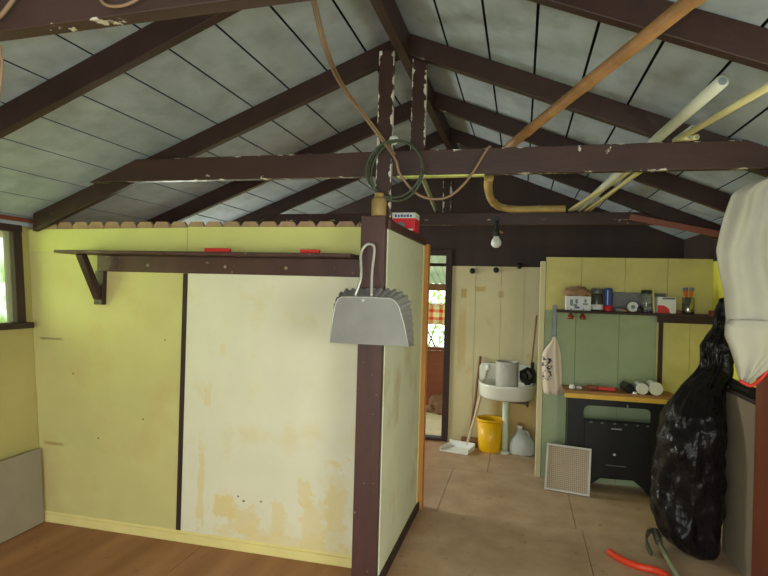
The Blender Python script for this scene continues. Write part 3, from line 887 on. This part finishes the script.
c1 = thing('carton', 'white carton with blue print at the left end of the upper shelf', 'carton', (0.49, 5.28, ZS))
MB().box(0.385, 0.595, 5.22, 5.32, ZS + 0.001, 1.685).build('body_card', m_card, c1, bevel=0.002)
for (x0, x1, z0, z1) in ((0.42, 0.445, 1.60, 1.655), (0.45, 0.48, 1.595, 1.615), (0.465, 0.485, 1.62, 1.66), (0.53, 0.57, 1.61, 1.625), (0.54, 0.56, 1.63, 1.66)):
    MB().box(x0, x1, 5.2188, 5.22, z0, z1).build('printed_mark', m_greymark, bpy.data.objects['body_card'])
MB().box(0.46, 0.50, 5.2186, 5.22, 1.578, 1.594).build('blue_print', m_blue, c1)
bpy.data.objects['body_card'].name = 'carton_body'
def blob(name, m, c, s_, amp=0.3, f=2.0, seed=0):
    b = MB()
    bmesh.ops.create_icosphere(b.bm, subdivisions=4, radius=1)
    for v in b.bm.verts:
        p = v.co.copy()
        k = 1 + amp * noise.noise(p * f + Vector((seed, 3.1 * seed, 0))) + 0.4 * amp * noise.noise(p * f * 3.3 + Vector((seed, 0, 0)))
        z = max(p.z * k, -0.55)
        v.co = Vector((c[0] + p.x * s_[0] * k, c[1] + p.y * s_[1] * k, c[2] + (z + 0.55) * s_[2]))
    return b.build(name, m, smooth=True)
tag(blob('paper_bag', m_paper, (0.485, 5.275, 1.687), (0.105, 0.05, 0.055), 0.3, 2.2, 1), 'crumpled brown paper on top of the left white carton', 'paper')
j1 = thing('jar', 'dark lidded jar with white label beside the left carton', 'jar', (0.65, 5.28, ZS))
MB().lathe([(0.050, 0), (0.052, 0.005), (0.052, 0.13), (0.044, 0.15)], (0.652, 5.28, ZS + 0.001), 22).build('body', mat('smoky_glass', (74, 70, 66), 0.25), j1, smooth=True)
MB().lathe([(0.053, 0.012), (0.0535, 0.013), (0.0535, 0.055), (0.053, 0.056)], (0.652, 5.28, ZS + 0.001), 22).build('label_band', m_card, j1, smooth=True)
MB().lathe([(0.052, 0.15), (0.053, 0.155), (0.053, 0.192), (0.048, 0.198)], (0.652, 5.28, ZS + 0.001), 22).build('lid', m_tray, j1, smooth=True)
j2 = thing('spray_can', 'blue can with red base on the upper shelf', 'can', (0.742, 5.27, ZS))
MB().lathe([(0.036, 0.05), (0.037, 0.052), (0.037, 0.19), (0.034, 0.196)], (0.742, 5.26, ZS + 0.001), 22).build('body', m_blue, j2, smooth=True)
MB().lathe([(0.036, 0), (0.037, 0.003), (0.037, 0.05)], (0.742, 5.26, ZS + 0.001), 22).build('base', m_red, j2, smooth=True)
MB().lathe([(0.034, 0.196), (0.030, 0.2), (0.028, 0.205)], (0.742, 5.26, ZS + 0.001), 22).build('lid', m_blue, j2, smooth=True)
MB().box(0.728, 0.735, 5.2205, 5.224, 1.62, 1.745).build('white_stripe', m_card, j2)
tr2 = thing('baking_tray', 'dark grey metal tray standing upright at the back of the upper shelf', 'tray', (1.0, 5.37, ZS))
MB().box(0.78, 1.235, 5.372, 5.378, ZS + 0.001, 1.73).build('plate', m_tray, tr2)
MB().tube([(0.785, 5.367, 1.57), (1.23, 5.367, 1.57), (1.23, 5.367, 1.727), (0.785, 5.367, 1.727), (0.785, 5.367, 1.57)], 0.005, 6).build('rolled_rim', m_alu, tr2)
tp = thing('tape_roll', 'white round roll standing on edge before the grey tray', 'roll', (0.945, 5.28, ZS))
MB().lathe([(0.042, -0.02), (0.044, -0.018), (0.044, 0.018), (0.042, 0.02)], (0.945, 5.27, ZS + 0.046), 24, 'Y').build('roll', m_white, tp, smooth=False)
MB().lathe([(0.018, -0.0215), (0.018, -0.0195)], (0.945, 5.27, ZS + 0.046), 16, 'Y').build('core', m_greymark, tp)
tag(MB().rings([oval(0.83, 5.26, 0.03, 0.025, ZS + 0.001), oval(0.83, 5.26, 0.042, 0.034, ZS + 0.02), oval(0.83, 5.26, 0.038, 0.03, ZS + 0.034)]).build('tin_lid', m_alu, smooth=True), 'shallow grey tin lid just right of the blue can', 'tin')
tag(blob('sponge', m_paper, (0.865, 5.24, ZS + 0.001), (0.03, 0.02, 0.016), 0.2, 2, 5), 'small brown sponge lying before the grey tray', 'sponge')
tag(MB().lathe([(0.02, 0), (0.022, 0.004), (0.022, 0.035), (0.014, 0.05)], (1.0, 5.24, ZS + 0.001), 14).build('small_bottle', m_blackp, smooth=True), 'small black bottle right of the white roll', 'bottle')
j3 = thing('jar', 'clear glass jar with black lid before the grey tray', 'jar', (1.058, 5.28, ZS))
MB().lathe([(0.046, 0), (0.048, 0.005), (0.048, 0.13), (0.04, 0.155), (0.04, 0.165)], (1.058, 5.28, ZS + 0.001), 22).build('body', m_glass, j3, smooth=True)
MB().lathe([(0.044, 0.004), (0.044, 0.075)], (1.058, 5.28, ZS + 0.001), 20).build('contents', m_steel, j3, smooth=True)
MB().lathe([(0.042, 0.165), (0.044, 0.168), (0.044, 0.19), (0.04, 0.194)], (1.058, 5.28, ZS + 0.001), 22).build('lid', m_blackp, j3, smooth=True)
tag(MB().bar((1.118, 5.27, ZS + 0.001), (1.112, 5.30, 1.755), 0.016, 0.012).build('candle', m_skirt, bevel=0.002), 'thin cream stick standing between glass jar and red white box', 'stick')
c2 = thing('carton', 'white carton with red lower half, right of the glass jar', 'carton', (1.2, 5.28, ZS))
MB().box(1.132, 1.278, 5.21, 5.33, ZS + 0.001, 1.70).build('body', m_card, c2, bevel=0.002)
MB().prism([(1.132, 1.562), (1.232, 1.562), (1.222, 1.60), (1.185, 1.628), (1.132, 1.628)], 5.2085, 5.21).build('red_print', m_red, c2)
MB().box(1.17, 1.268, 5.2085, 5.21, 1.68, 1.694).build('dark_print', m_tray, c2)
tag(blob('pebble', m_brownwood, (1.308, 5.25, ZS + 0.001), (0.03, 0.024, 0.018), 0.25, 1.6, 9), 'small brown lump between the red white carton and brush tin', 'stone')
tn = thing('brush_tin', 'shiny tin holding orange handled brushes at the right of the upper shelf', 'tin', (1.385, 5.27, ZS))
MB().lathe([(0.046, 0), (0.048, 0.004), (0.048, 0.14), (0.044, 0.14), (0.044, 0.01)], (1.385, 5.27, ZS + 0.001), 24).build('tin', m_steel, tn, smooth=True)
for k, (dx, dy, tx) in enumerate(((-0.02, 0, -0.035), (-0.008, 0.012, -0.01), (0.01, -0.01, 0.012), (0.022, 0.008, 0.034))):
    br = thing('brush', ['orange handled brush leaning left in the shiny tin', 'orange handled brush left of centre in the shiny tin', 'orange handled brush right of centre in the shiny tin', 'orange handled brush leaning right in the shiny tin'][k], 'brush', (1.385 + dx, 5.27 + dy, ZS + 0.02), 'brushes in the shiny tin')
    MB().tube([(1.385 + dx * 0.6, 5.27 + dy, ZS + 0.02), (1.385 + dx, 5.27 + dy, ZS + 0.14), (1.385 + tx, 5.27 + dy, ZS + 0.195)], [0.005, 0.006, 0.007], 8).build('handle', m_orangep, br, smooth=True)
    MB().tube([(1.385 + tx, 5.27 + dy, ZS + 0.195), (1.385 + tx * 1.1, 5.27 + dy, ZS + 0.225)], [0.009, 0.011], 8).build('tip', m_greymark, br)
for (x, lb) in ((0.425, 'amber glass bottle hanging under the upper shelf, left of two'), (0.528, 'amber glass bottle hanging under the upper shelf, right of two')):
    hb = thing('hanging_bottle', lb, 'bottle', (x, 5.19, 1.48), 'amber bottles under the upper shelf')
    MB().lathe([(0.024, 0), (0.027, 0.004), (0.027, 0.025), (0.014, 0.04), (0.013, 0.053)], (x, 5.2, 1.482), 16).build('body', m_amber, hb, smooth=True)
    MB().tube([(x, 5.2, 1.525), (x, 5.162, 1.55), (x, 5.168, 1.575), (x, 5.18, 1.565)], 0.003, 6).build('wire', m_iron, hb)

# mantel
mt = thing('mantel_shelf', 'low wooden shelf with ochre front edge above the black stove', 'shelf', (0.83, GY, 0.80))
MB().box(0.375, 1.285, 5.10, GY - 0.001, 0.845, 0.87).build('shelf_board', m_wood, mt, bevel=0.003)
MB().box(0.39, 1.20, 5.105, 5.13, 0.805, 0.845).build('front_edge', m_ochre, mt, bevel=0.002)
ZM = 0.871
tag(MB().lathe([(0.022, 0), (0.026, 0.006), (0.022, 0.03), (0.012, 0.036)], (0.455, 5.2, ZM), 16).build('white_pot', m_white, smooth=True), 'tiny white pot at the left end of the low shelf', 'pot')
tag(blob('tissue', m_card, (0.515, 5.22, ZM), (0.026, 0.022, 0.016), 0.2, 2, 12), 'tiny crumpled white tissue left of the red tool', 'tissue')
rt = thing('hand_tool', 'long red and dark tool lying on the low shelf', 'tool', (0.70, 5.2, ZM))
MB().bar((0.665, 5.2, ZM + 0.018), (0.815, 5.19, ZM + 0.016), 0.03, 0.03).build('red_handle', m_red, rt, bevel=0.008)
MB().bar((0.575, 5.205, ZM + 0.022), (0.665, 5.2, ZM + 0.02), 0.034, 0.036).build('dark_head', m_amber, rt, bevel=0.006)
tag(MB().tube([(0.920, 5.14, ZM + 0.041), (0.900, 5.30, ZM + 0.041)], 0.040, 18).build('torch', m_blackp), 'black cylinder lying left of the two white lidded jars', 'torch')
for (x, r, lb) in ((1.012, 0.048, 'smaller white lidded jar lying on its side on the low shelf'), (1.118, 0.056, 'larger white lidded jar lying on its side on the low shelf')):
    jj = thing('lying_jar', lb, 'jar', (x, 5.2, ZM), 'jars lying on the low shelf')
    MB().lathe([(r * 0.96, 0.03), (r * 0.97, 0.05), (r * 0.97, 0.19), (r * 0.85, 0.2)], (x, 5.11, ZM + r), 22, 'Y').build('body', m_jug, jj, smooth=True)
    MB().lathe([(r * 0.93, 0), (r, 0.004), (r, 0.03)], (x, 5.11, ZM + r), 22, 'Y').build('lid', m_porc, jj)
tag(MB().lathe([(0.018, 0), (0.02, 0.004), (0.016, 0.018)], (0.955, 5.09 + 0.03, ZM), 14).build('pill_box', m_white), 'tiny white round box at the front edge of the low shelf', 'box')

# black iron stove front
st = thing('stove_front', 'black iron stove front with rounded opening under the low shelf', 'stove', (0.8, 5.15, 0))
def rrect(x0, x1, z0, z1, r, n=5):
    out = []
    for (x, z, a0) in ((x1 - r, z1 - r, 0), (x0 + r, z1 - r, 90), (x0 + r, z0 + r, 180), (x1 - r, z0 + r, 270)):
        for i in range(n + 1):
            a = R(a0 + 90 * i / n)
            out.append((x + r * math.cos(a), z + r * math.sin(a)))
    return out
hole = [(1.09, 0.625), (1.09, 0.70)] + [(1.05 + 0.04 * math.cos(R(a)), 0.70 + 0.045 * math.sin(R(a))) for a in (30, 60, 90)] + [(0.60 + 0.05 * math.cos(R(a)), 0.695 + 0.05 * math.sin(R(a))) for a in (90, 120, 150, 180)] + [(0.55, 0.625)]
MB().prism([(0.42, 0), (0.585, 0), (0.62, 0.06), (0.70, 0.125), (0.965, 0.13), (1.05, 0.06), (1.10, 0), (1.225, 0), (1.225, 0.802), (0.42, 0.802)], 5.14, 5.17, holes=[hole]).build('surround', m_black, st, bevel=0.003)
MB().prism([(0.56, 0.14), (1.08, 0.14), (1.08, 0.615), (0.56, 0.615)], 5.122, 5.139).build('fire_door', m_black, st, bevel=0.004)
fd = bpy.data.objects['fire_door']
MB().box(0.42, 0.45, 5.171, 5.36, 0, 0.80).build('side_plate', m_black, st)
MB().box(1.195, 1.225, 5.171, 5.36, 0, 0.80).build('side_plate', m_black, st)
MB().box(0.775, 0.86, 5.116, 5.122, 0.556, 0.568).build('name_plate', m_alu, fd)['label'] = 'narrow pale plate'
MB().lathe([(0.009, 0), (0.012, -0.012), (0.006, -0.02)], (0.806, 5.122, 0.345), 12, 'Y').build('knob', m_alu_edge, fd)
for x in (0.60, 0.69, 0.79, 0.88, 0.97, 1.05):
    MB().box(x, x + 0.022, 5.115, 5.122, 0.60, 0.612).build('rivet', m_tray, fd)
MB().box(0.74, 0.90, 5.116, 5.122, 0.245, 0.252).build('slot_trim', m_tray, fd)
MB().tube([(0.90, 5.12, 0.775), (0.90, 5.12, 0.745)], 0.006, 8).build('catch', m_alu, st)

# filter screen leaning
fs = thing('filter_screen', 'square framed gauze filter leaning against the black stove', 'filter', (0.42, 5.05, 0))
b = MB()
W, H = 0.37, 0.39
th = 0.018
b.box(-W / 2, W / 2, -0.014, 0.014, 0, th).box(-W / 2, W / 2, -0.014, 0.014, H - th, H).box(-W / 2, -W / 2 + th, -0.014, 0.014, th, H - th).box(W / 2 - th, W / 2, -0.014, 0.014, th, H - th)
rotf = Matrix.Translation((0.42, 5.035, 0.004)) @ Matrix.Rotation(R(-11), 4, 'Z') @ Matrix.Rotation(R(-13), 4, 'X')
b.bm.transform(rotf)
b.build('frame', m_frame, fs, bevel=0.002)
b = MB().box(-W / 2 + th, W / 2 - th, -0.003, 0.003, th, H - th)
b.bm.transform(rotf)
b.build('gauze', m_gauze, fs)

# printed cloth hanging at the wall end with grey strap
hc = thing('hanging_cloth', 'pale printed cloth hanging from a grey strap left of the stove', 'cloth', (0.30, 5.34, 0.78))
MB().bar((0.302, 5.375, 1.60), (0.302, 5.37, 1.27), 0.036, 0.014, (0, 1, 0)).build('strap', m_tray, hc, bevel=0.003)
prof = [(1.31, 0.290, 0.318), (1.26, 0.272, 0.335), (1.20, 0.225, 0.352), (1.14, 0.196, 0.366), (1.02, 0.198, 0.374), (0.90, 0.208, 0.380), (0.82, 0.215, 0.385), (0.785, 0.225, 0.375)]
rs = []
for z, x0, x1 in prof:
    ring = []
    n = 17
    for side in (0, 1):
        for i in range(n):
            f = i / (n - 1) if side == 0 else 1 - i / (n - 1)
            y = 5.345 + 0.014 * math.sin(f * 13 + z * 2) * min(1, (1.33 - z) * 6) + (-0.010 if side == 0 else 0.010) - 0.018 * math.sin(math.pi * f)
            ring.append((x0 + (x1 - x0) * f, y, z))
    rs.append(ring)
MB().rings(rs).build('cloth', m_print, hc, smooth=True)

# ------------------------------------------------------------------ right side: bag, boards, shirt, tools
prof = [  # z, left x, right x, y centre, y half depth
    (0.0, 1.10, 1.30, 4.16, 0.12), (0.04, 1.03, 1.325, 4.16, 0.18), (0.14, 0.96, 1.335, 4.17, 0.23), (0.28, 0.915, 1.34, 4.18, 0.25), (0.47, 0.905, 1.34, 4.19, 0.25), (0.65, 0.925, 1.34, 4.19, 0.24),
    (0.82, 0.95, 1.34, 4.19, 0.22), (0.92, 0.98, 1.34, 4.20, 0.20), (1.00, 1.02, 1.345, 4.22, 0.18), (1.08, 1.07, 1.35, 4.23, 0.15), (1.16, 1.15, 1.37, 4.24, 0.12), (1.21, 1.20, 1.38, 4.25, 0.10), (1.25, 1.215, 1.39, 4.26, 0.085), (1.30, 1.20, 1.40, 4.26, 0.09), (1.37, 1.205, 1.41, 4.27, 0.10), (1.43, 1.24, 1.42, 4.28, 0.08),
    (1.50, 1.285, 1.415, 4.29, 0.055), (1.62, 1.31, 1.40, 4.30, 0.045), (1.70, 1.33, 1.39, 4.30, 0.03)]
rs = []
import bisect
for k in range(61):
    z = 1.70 * k / 60
    i = min(max(bisect.bisect_right([p[0] for p in prof], z) - 1, 0), len(prof) - 2)
    a, c_ = prof[i], prof[i + 1]
    f = (z - a[0]) / (c_[0] - a[0])
    x0, x1, yc, hy = [a[j] + (c_[j] - a[j]) * f for j in (1, 2, 3, 4)]
    ring = []
    for q in range(72):
        th_ = 2 * math.pi * q / 72
        n_ = Vector((math.cos(th_), math.sin(th_), 0))
        pp = Vector((math.cos(th_) * 1.2, math.sin(th_) * 1.2, z * 2.6))
        w_ = 0.05 * noise.noise(pp * 1.3) + 0.035 * noise.noise(pp * 3.1 + Vector((4, 1, 2))) + 0.02 * abs(noise.noise(Vector((th_ * 3.0, z * 6, 5))))
        w_ *= 1.0 if z > 0.05 else 0.3
        x = (x0 + x1) / 2 + math.cos(th_) * ((x1 - x0) / 2 + w_ * 0.6)
        y = yc + math.sin(th_) * (hy + w_)
        zz = z + (0.0 if k in (0,) else 0.02 * noise.noise(pp * 2.0 + Vector((9, 9, 9))))
        ring.append((min(x, 1.348) if z < 1.12 else x, y, max(zz, 0.001)))
    rs.append(ring)
tag(MB().rings(rs).build('garbage_bag', m_bag, smooth=True), 'full black plastic garbage bag with gathered neck right of the stove', 'garbage bag')

fb = thing('leaning_board', 'grey brown board standing on edge between black bag and red brown panel', 'board', (1.38, 3.98, 0))
MB().box(1.36, 1.385, 3.735, 4.235, 0.001, 1.075).build('sheet', m_board2, fb, bevel=0.003)
MB().box(1.352, 1.395, 3.735, 4.235, 1.076, 1.105).build('top_lip', m_gable, fb, bevel=0.006)
tag(MB().box(1.352, 1.40, 3.05, 3.725, 0.001, 1.28).build('door_panel', m_redwood, bevel=0.004), 'red brown wooden panel standing upright below the hanging shirt', 'panel')
rl = tag(MB().tube(smooth_path([(1.37, 3.80, 1.14), (1.372, 4.0, 1.14), (1.375, 4.2, 1.14)], 3), 0.033, 14).build('rolled_mat', m_blackp), 'dark roll resting on the grey brown board', 'roll')

# cream shirt hanging from the middle tie beam
shr = thing('shirt', 'cream cotton shirt hanging from the middle tie beam at the right edge', 'shirt', (1.22, 3.10, 1.30))
prof = [(2.33, 1.23, 1.29, 0.02), (2.30, 1.15, 1.36, 0.03), (2.265, 1.06, 1.46, 0.04), (2.22, 1.00, 1.52, 0.045), (2.10, 0.968, 1.56, 0.05), (1.94, 0.940, 1.58, 0.05), (1.83, 0.955, 1.58, 0.05), (1.74, 0.974, 1.58, 0.05), (1.60, 0.987, 1.56, 0.05), (1.545, 0.985, 1.55, 0.05)]
def cloth_loft(prof, yc, amp, freq, seed):
    rs = []
    Zs = [p[0] for p in prof]
    nz = 44
    for k in range(nz + 1):
        z = Zs[0] + (Zs[-1] - Zs[0]) * k / nz
        for i in range(len(prof) - 1):
            if prof[i][0] >= z >= prof[i + 1][0] - 1e-9:
                f = (prof[i][0] - z) / (prof[i][0] - prof[i + 1][0])
                x0, x1, hy = [prof[i][j] + (prof[i + 1][j] - prof[i][j]) * f for j in (1, 2, 3)]
                break
        ring = []
        for q in range(80):
            a = 2 * math.pi * q / 80
            fx = math.cos(a)
            fold = amp * (0.7 * math.sin(fx * freq + 2.2 * noise.noise(Vector((fx * 1.5, z * 2, seed)))) + 0.9 * noise.noise(Vector((fx * 3, z * 3.2, seed + 3))))
            fold *= min(1.0, 0.15 + k / 10)
            ring.append(((x0 + x1) / 2 + fx * (x1 - x0) / 2, yc + math.sin(a) * hy + fold, z))
        rs.append(ring)
    return MB().rings(rs)
cloth_loft(prof, 3.10, 0.024, 17, 1.0).build('body', m_shirt, shr, smooth=True)
prof2 = [(1.60, 0.995, 1.30, 0.06), (1.57, 0.972, 1.31, 0.068), (1.52, 0.970, 1.31, 0.07), (1.45, 0.998, 1.28, 0.065), (1.38, 1.02, 1.18, 0.055), (1.32, 1.035, 1.11, 0.04), (1.295, 1.045, 1.085, 0.025)]
cloth_loft(prof2, 3.07, 0.012, 7, 5.0).build('turned_cuff', m_shirt, shr, smooth=True)
MB().tube(smooth_path([(1.03, 3.03, 1.308), (1.07, 3.02, 1.288), (1.11, 3.03, 1.31), (1.15, 3.03, 1.365)], 5), 0.008, 8).build('red_hem', m_red, shr, smooth=True)
MB().tube(smooth_path([(1.26, 3.10, 2.32), (1.26, 3.12, 2.36), (1.26, 3.19, 2.375), (1.26, 3.262, 2.38)], 5), 0.005, 8).build('hook', m_iron, shr)

# garden tool and orange hose on the floor
tl = thing('hand_hoe', 'small iron headed hoe with pale handle lying on the floor before the bag', 'hoe', (0.93, 4.0, 0))
MB().tube([(0.945, 4.14, 0.045), (0.95, 3.9, 0.03), (0.955, 3.45, 0.018)], 0.016, 10).build('handle', m_rodg, tl, smooth=True)
b = MB()
hp = smooth_path([(1.0, 4.24, 0.05), (0.945, 4.25, 0.075), (0.89, 4.2, 0.07), (0.862, 4.10, 0.045), (0.872, 4.0, 0.01)], 5)
for i in range(len(hp) - 1):
    b.bar(hp[i], hp[i + 1], 0.012, 0.045 if i > 8 else 0.03)
b.build('iron_head', m_iron, tl)
MB().tube([(0.945, 4.25, 0.07), (0.945, 4.12, 0.045)], 0.024, 12).build('socket', m_iron, tl)
tag(MB().tube(smooth_path([(0.60, 3.93, 0.022), (0.66, 3.84, 0.022), (0.745, 3.775, 0.022), (0.84, 3.75, 0.022), (0.90, 3.68, 0.022), (0.89, 3.55, 0.022)], 8), 0.022, 12).build('hose', m_hose, smooth=True), 'piece of orange red hose lying on the floor at the bottom edge', 'hose')

# grey board against the left wall
lbd = tag(MB().box(-0.02, 0.0, 0, 0.95, 0, 0.515).build('fibreboard_sheet', m_board, bevel=0.003, origin=(0, 0, 0)), 'low grey fibreboard sheet leaning on the left wall beside the partition', 'board')
lbd.location = (-3.172, 2.30, 0.006)
lbd.rotation_euler = (0, R(-5), R(1.5))

# ------------------------------------------------------------------ beyond the back door and the windows
struct(MB().box(-9, 9, -9, 16, -0.35, -0.30).build('ground', m_grass, origin=(0, 0, -0.3)), 'green ground outside the shack', 'ground')
OY = 8.3
pf = struct(MB().box(-3.2, 0.6, YB + 0.06, OY + 0.1, -0.12, -0.02).build('floor_porch', m_palewood), 'pale boarded floor of the back porch beyond the door', 'floor')
b = MB()
for i in range(9):
    z0 = -0.02 + i * 0.092
    b.box(-3.2, 0.6, OY, OY + 0.03, z0, z0 + 0.089)
po = struct(b.build('wall_porch', m_redwood, origin=(-1.2, OY, 0)), 'red brown boarded porch wall seen through the back doorway', 'wall')
MB().box(-3.2, 0.6, OY - 0.05, OY + 0.05, 0.815, 0.86).build('window_sill', m_dred, po)
MB().box(-3.2, 0.6, OY - 0.03, OY + 0.04, 1.70, 1.80).build('head_beam', m_brownwood, po)
MB().box(-3.2, 0.6, OY - 1.0, OY - 0.95, 2.02, 2.06).build('purlin', m_gable, po)
cu = []
for z in (1.50, 1.36, 1.20):
    cu.append([(-1.75 + 0.02 * i, OY - 0.08 + 0.014 * math.sin(i * 1.3 + z), z) for i in range(50)])
tag(MB().rings(cu, close=False).build('cafe_curtain', m_plaid, smooth=True, solid=0.002), 'orange plaid half curtain in the porch window beyond the back doorway', 'curtain')
MB().tube([(-3.1, OY - 0.08, 1.51), (0.5, OY - 0.08, 1.51)], 0.007, 8).build('curtain_rod', m_white, po)
rs = []
for j in range(2):
    y, z = ((YB + 0.06, 2.50), (OY + 0.6, 1.80))[j]
    rs.append([(-3.3 + 0.02 * i, y, z + 0.022 * math.sin(i * 2 * math.pi / 5)) for i in range(200)])
rf = tag(MB().rings(rs, close=False).build('corrugated_roof_sheet', m_greenroof, smooth=True, solid=0.003), 'green translucent corrugated roof sheet over the back porch', 'roof sheet')
rf['kind'] = 'structure'
tag(blob('lumber_heap', m_brownwood, (-1.05, OY - 0.4, -0.02), (0.2, 0.15, 0.16), 0.4, 2.0, 3), 'dark heap on the porch floor against the red brown wall', 'heap')

def bush(name, c, s_, n, label):
    root = thing(name, label, 'bush', (c[0], c[1], -0.3))
    b = MB()
    for i in range(n):
        while True:
            p = Vector((rnd.uniform(-1, 1), rnd.uniform(-1, 1), rnd.uniform(-1, 1)))
            if 0.35 < p.length < 1:
                break
        o = Vector((c[0] + p.x * s_[0], c[1] + p.y * s_[1], c[2] + p.z * s_[2]))
        L = rnd.uniform(0.06, 0.13)
        M_ = Matrix.Rotation(rnd.uniform(0, 6.28), 3, 'Z') @ Matrix.Rotation(rnd.uniform(-0.9, 0.9), 3, 'X')
        v = [b.bm.verts.new(o + M_ @ Vector(q)) for q in ((-L * 0.3, 0, 0), (0, -L, 0.01), (L * 0.3, 0, 0), (0, L, -0.03))]
        b.bm.faces.new(v)
    b.build('foliage', m_leaf, root)
    b = MB()
    for i in range(5):
        b.tube([(c[0], c[1], -0.3), (c[0] + rnd.uniform(-.2, .2) * s_[0], c[1] + rnd.uniform(-.2, .2) * s_[1], c[2] * 0.5), (c[0] + rnd.uniform(-.6, .6) * s_[0], c[1] + rnd.uniform(-.6, .6) * s_[1], c[2] + s_[2] * 0.5)], [0.03, 0.02, 0.008], 6)
    b.build('stems', m_bark, root)
bush('leafy_bush', (-5.6, 4.6, 1.1), (1.0, 1.9, 1.0), 1500, 'bright green bush outside the left window')
bush('leafy_bush', (-1.6, 11.0, 0.9), (1.6, 0.8, 1.1), 1300, 'bright green bush beyond the porch window')
# eave boards outside the left window
MB().box(XL - 0.95, XL - 0.29, YF, YB, 2.035, 2.05).build('soffit', m_plank, wl)
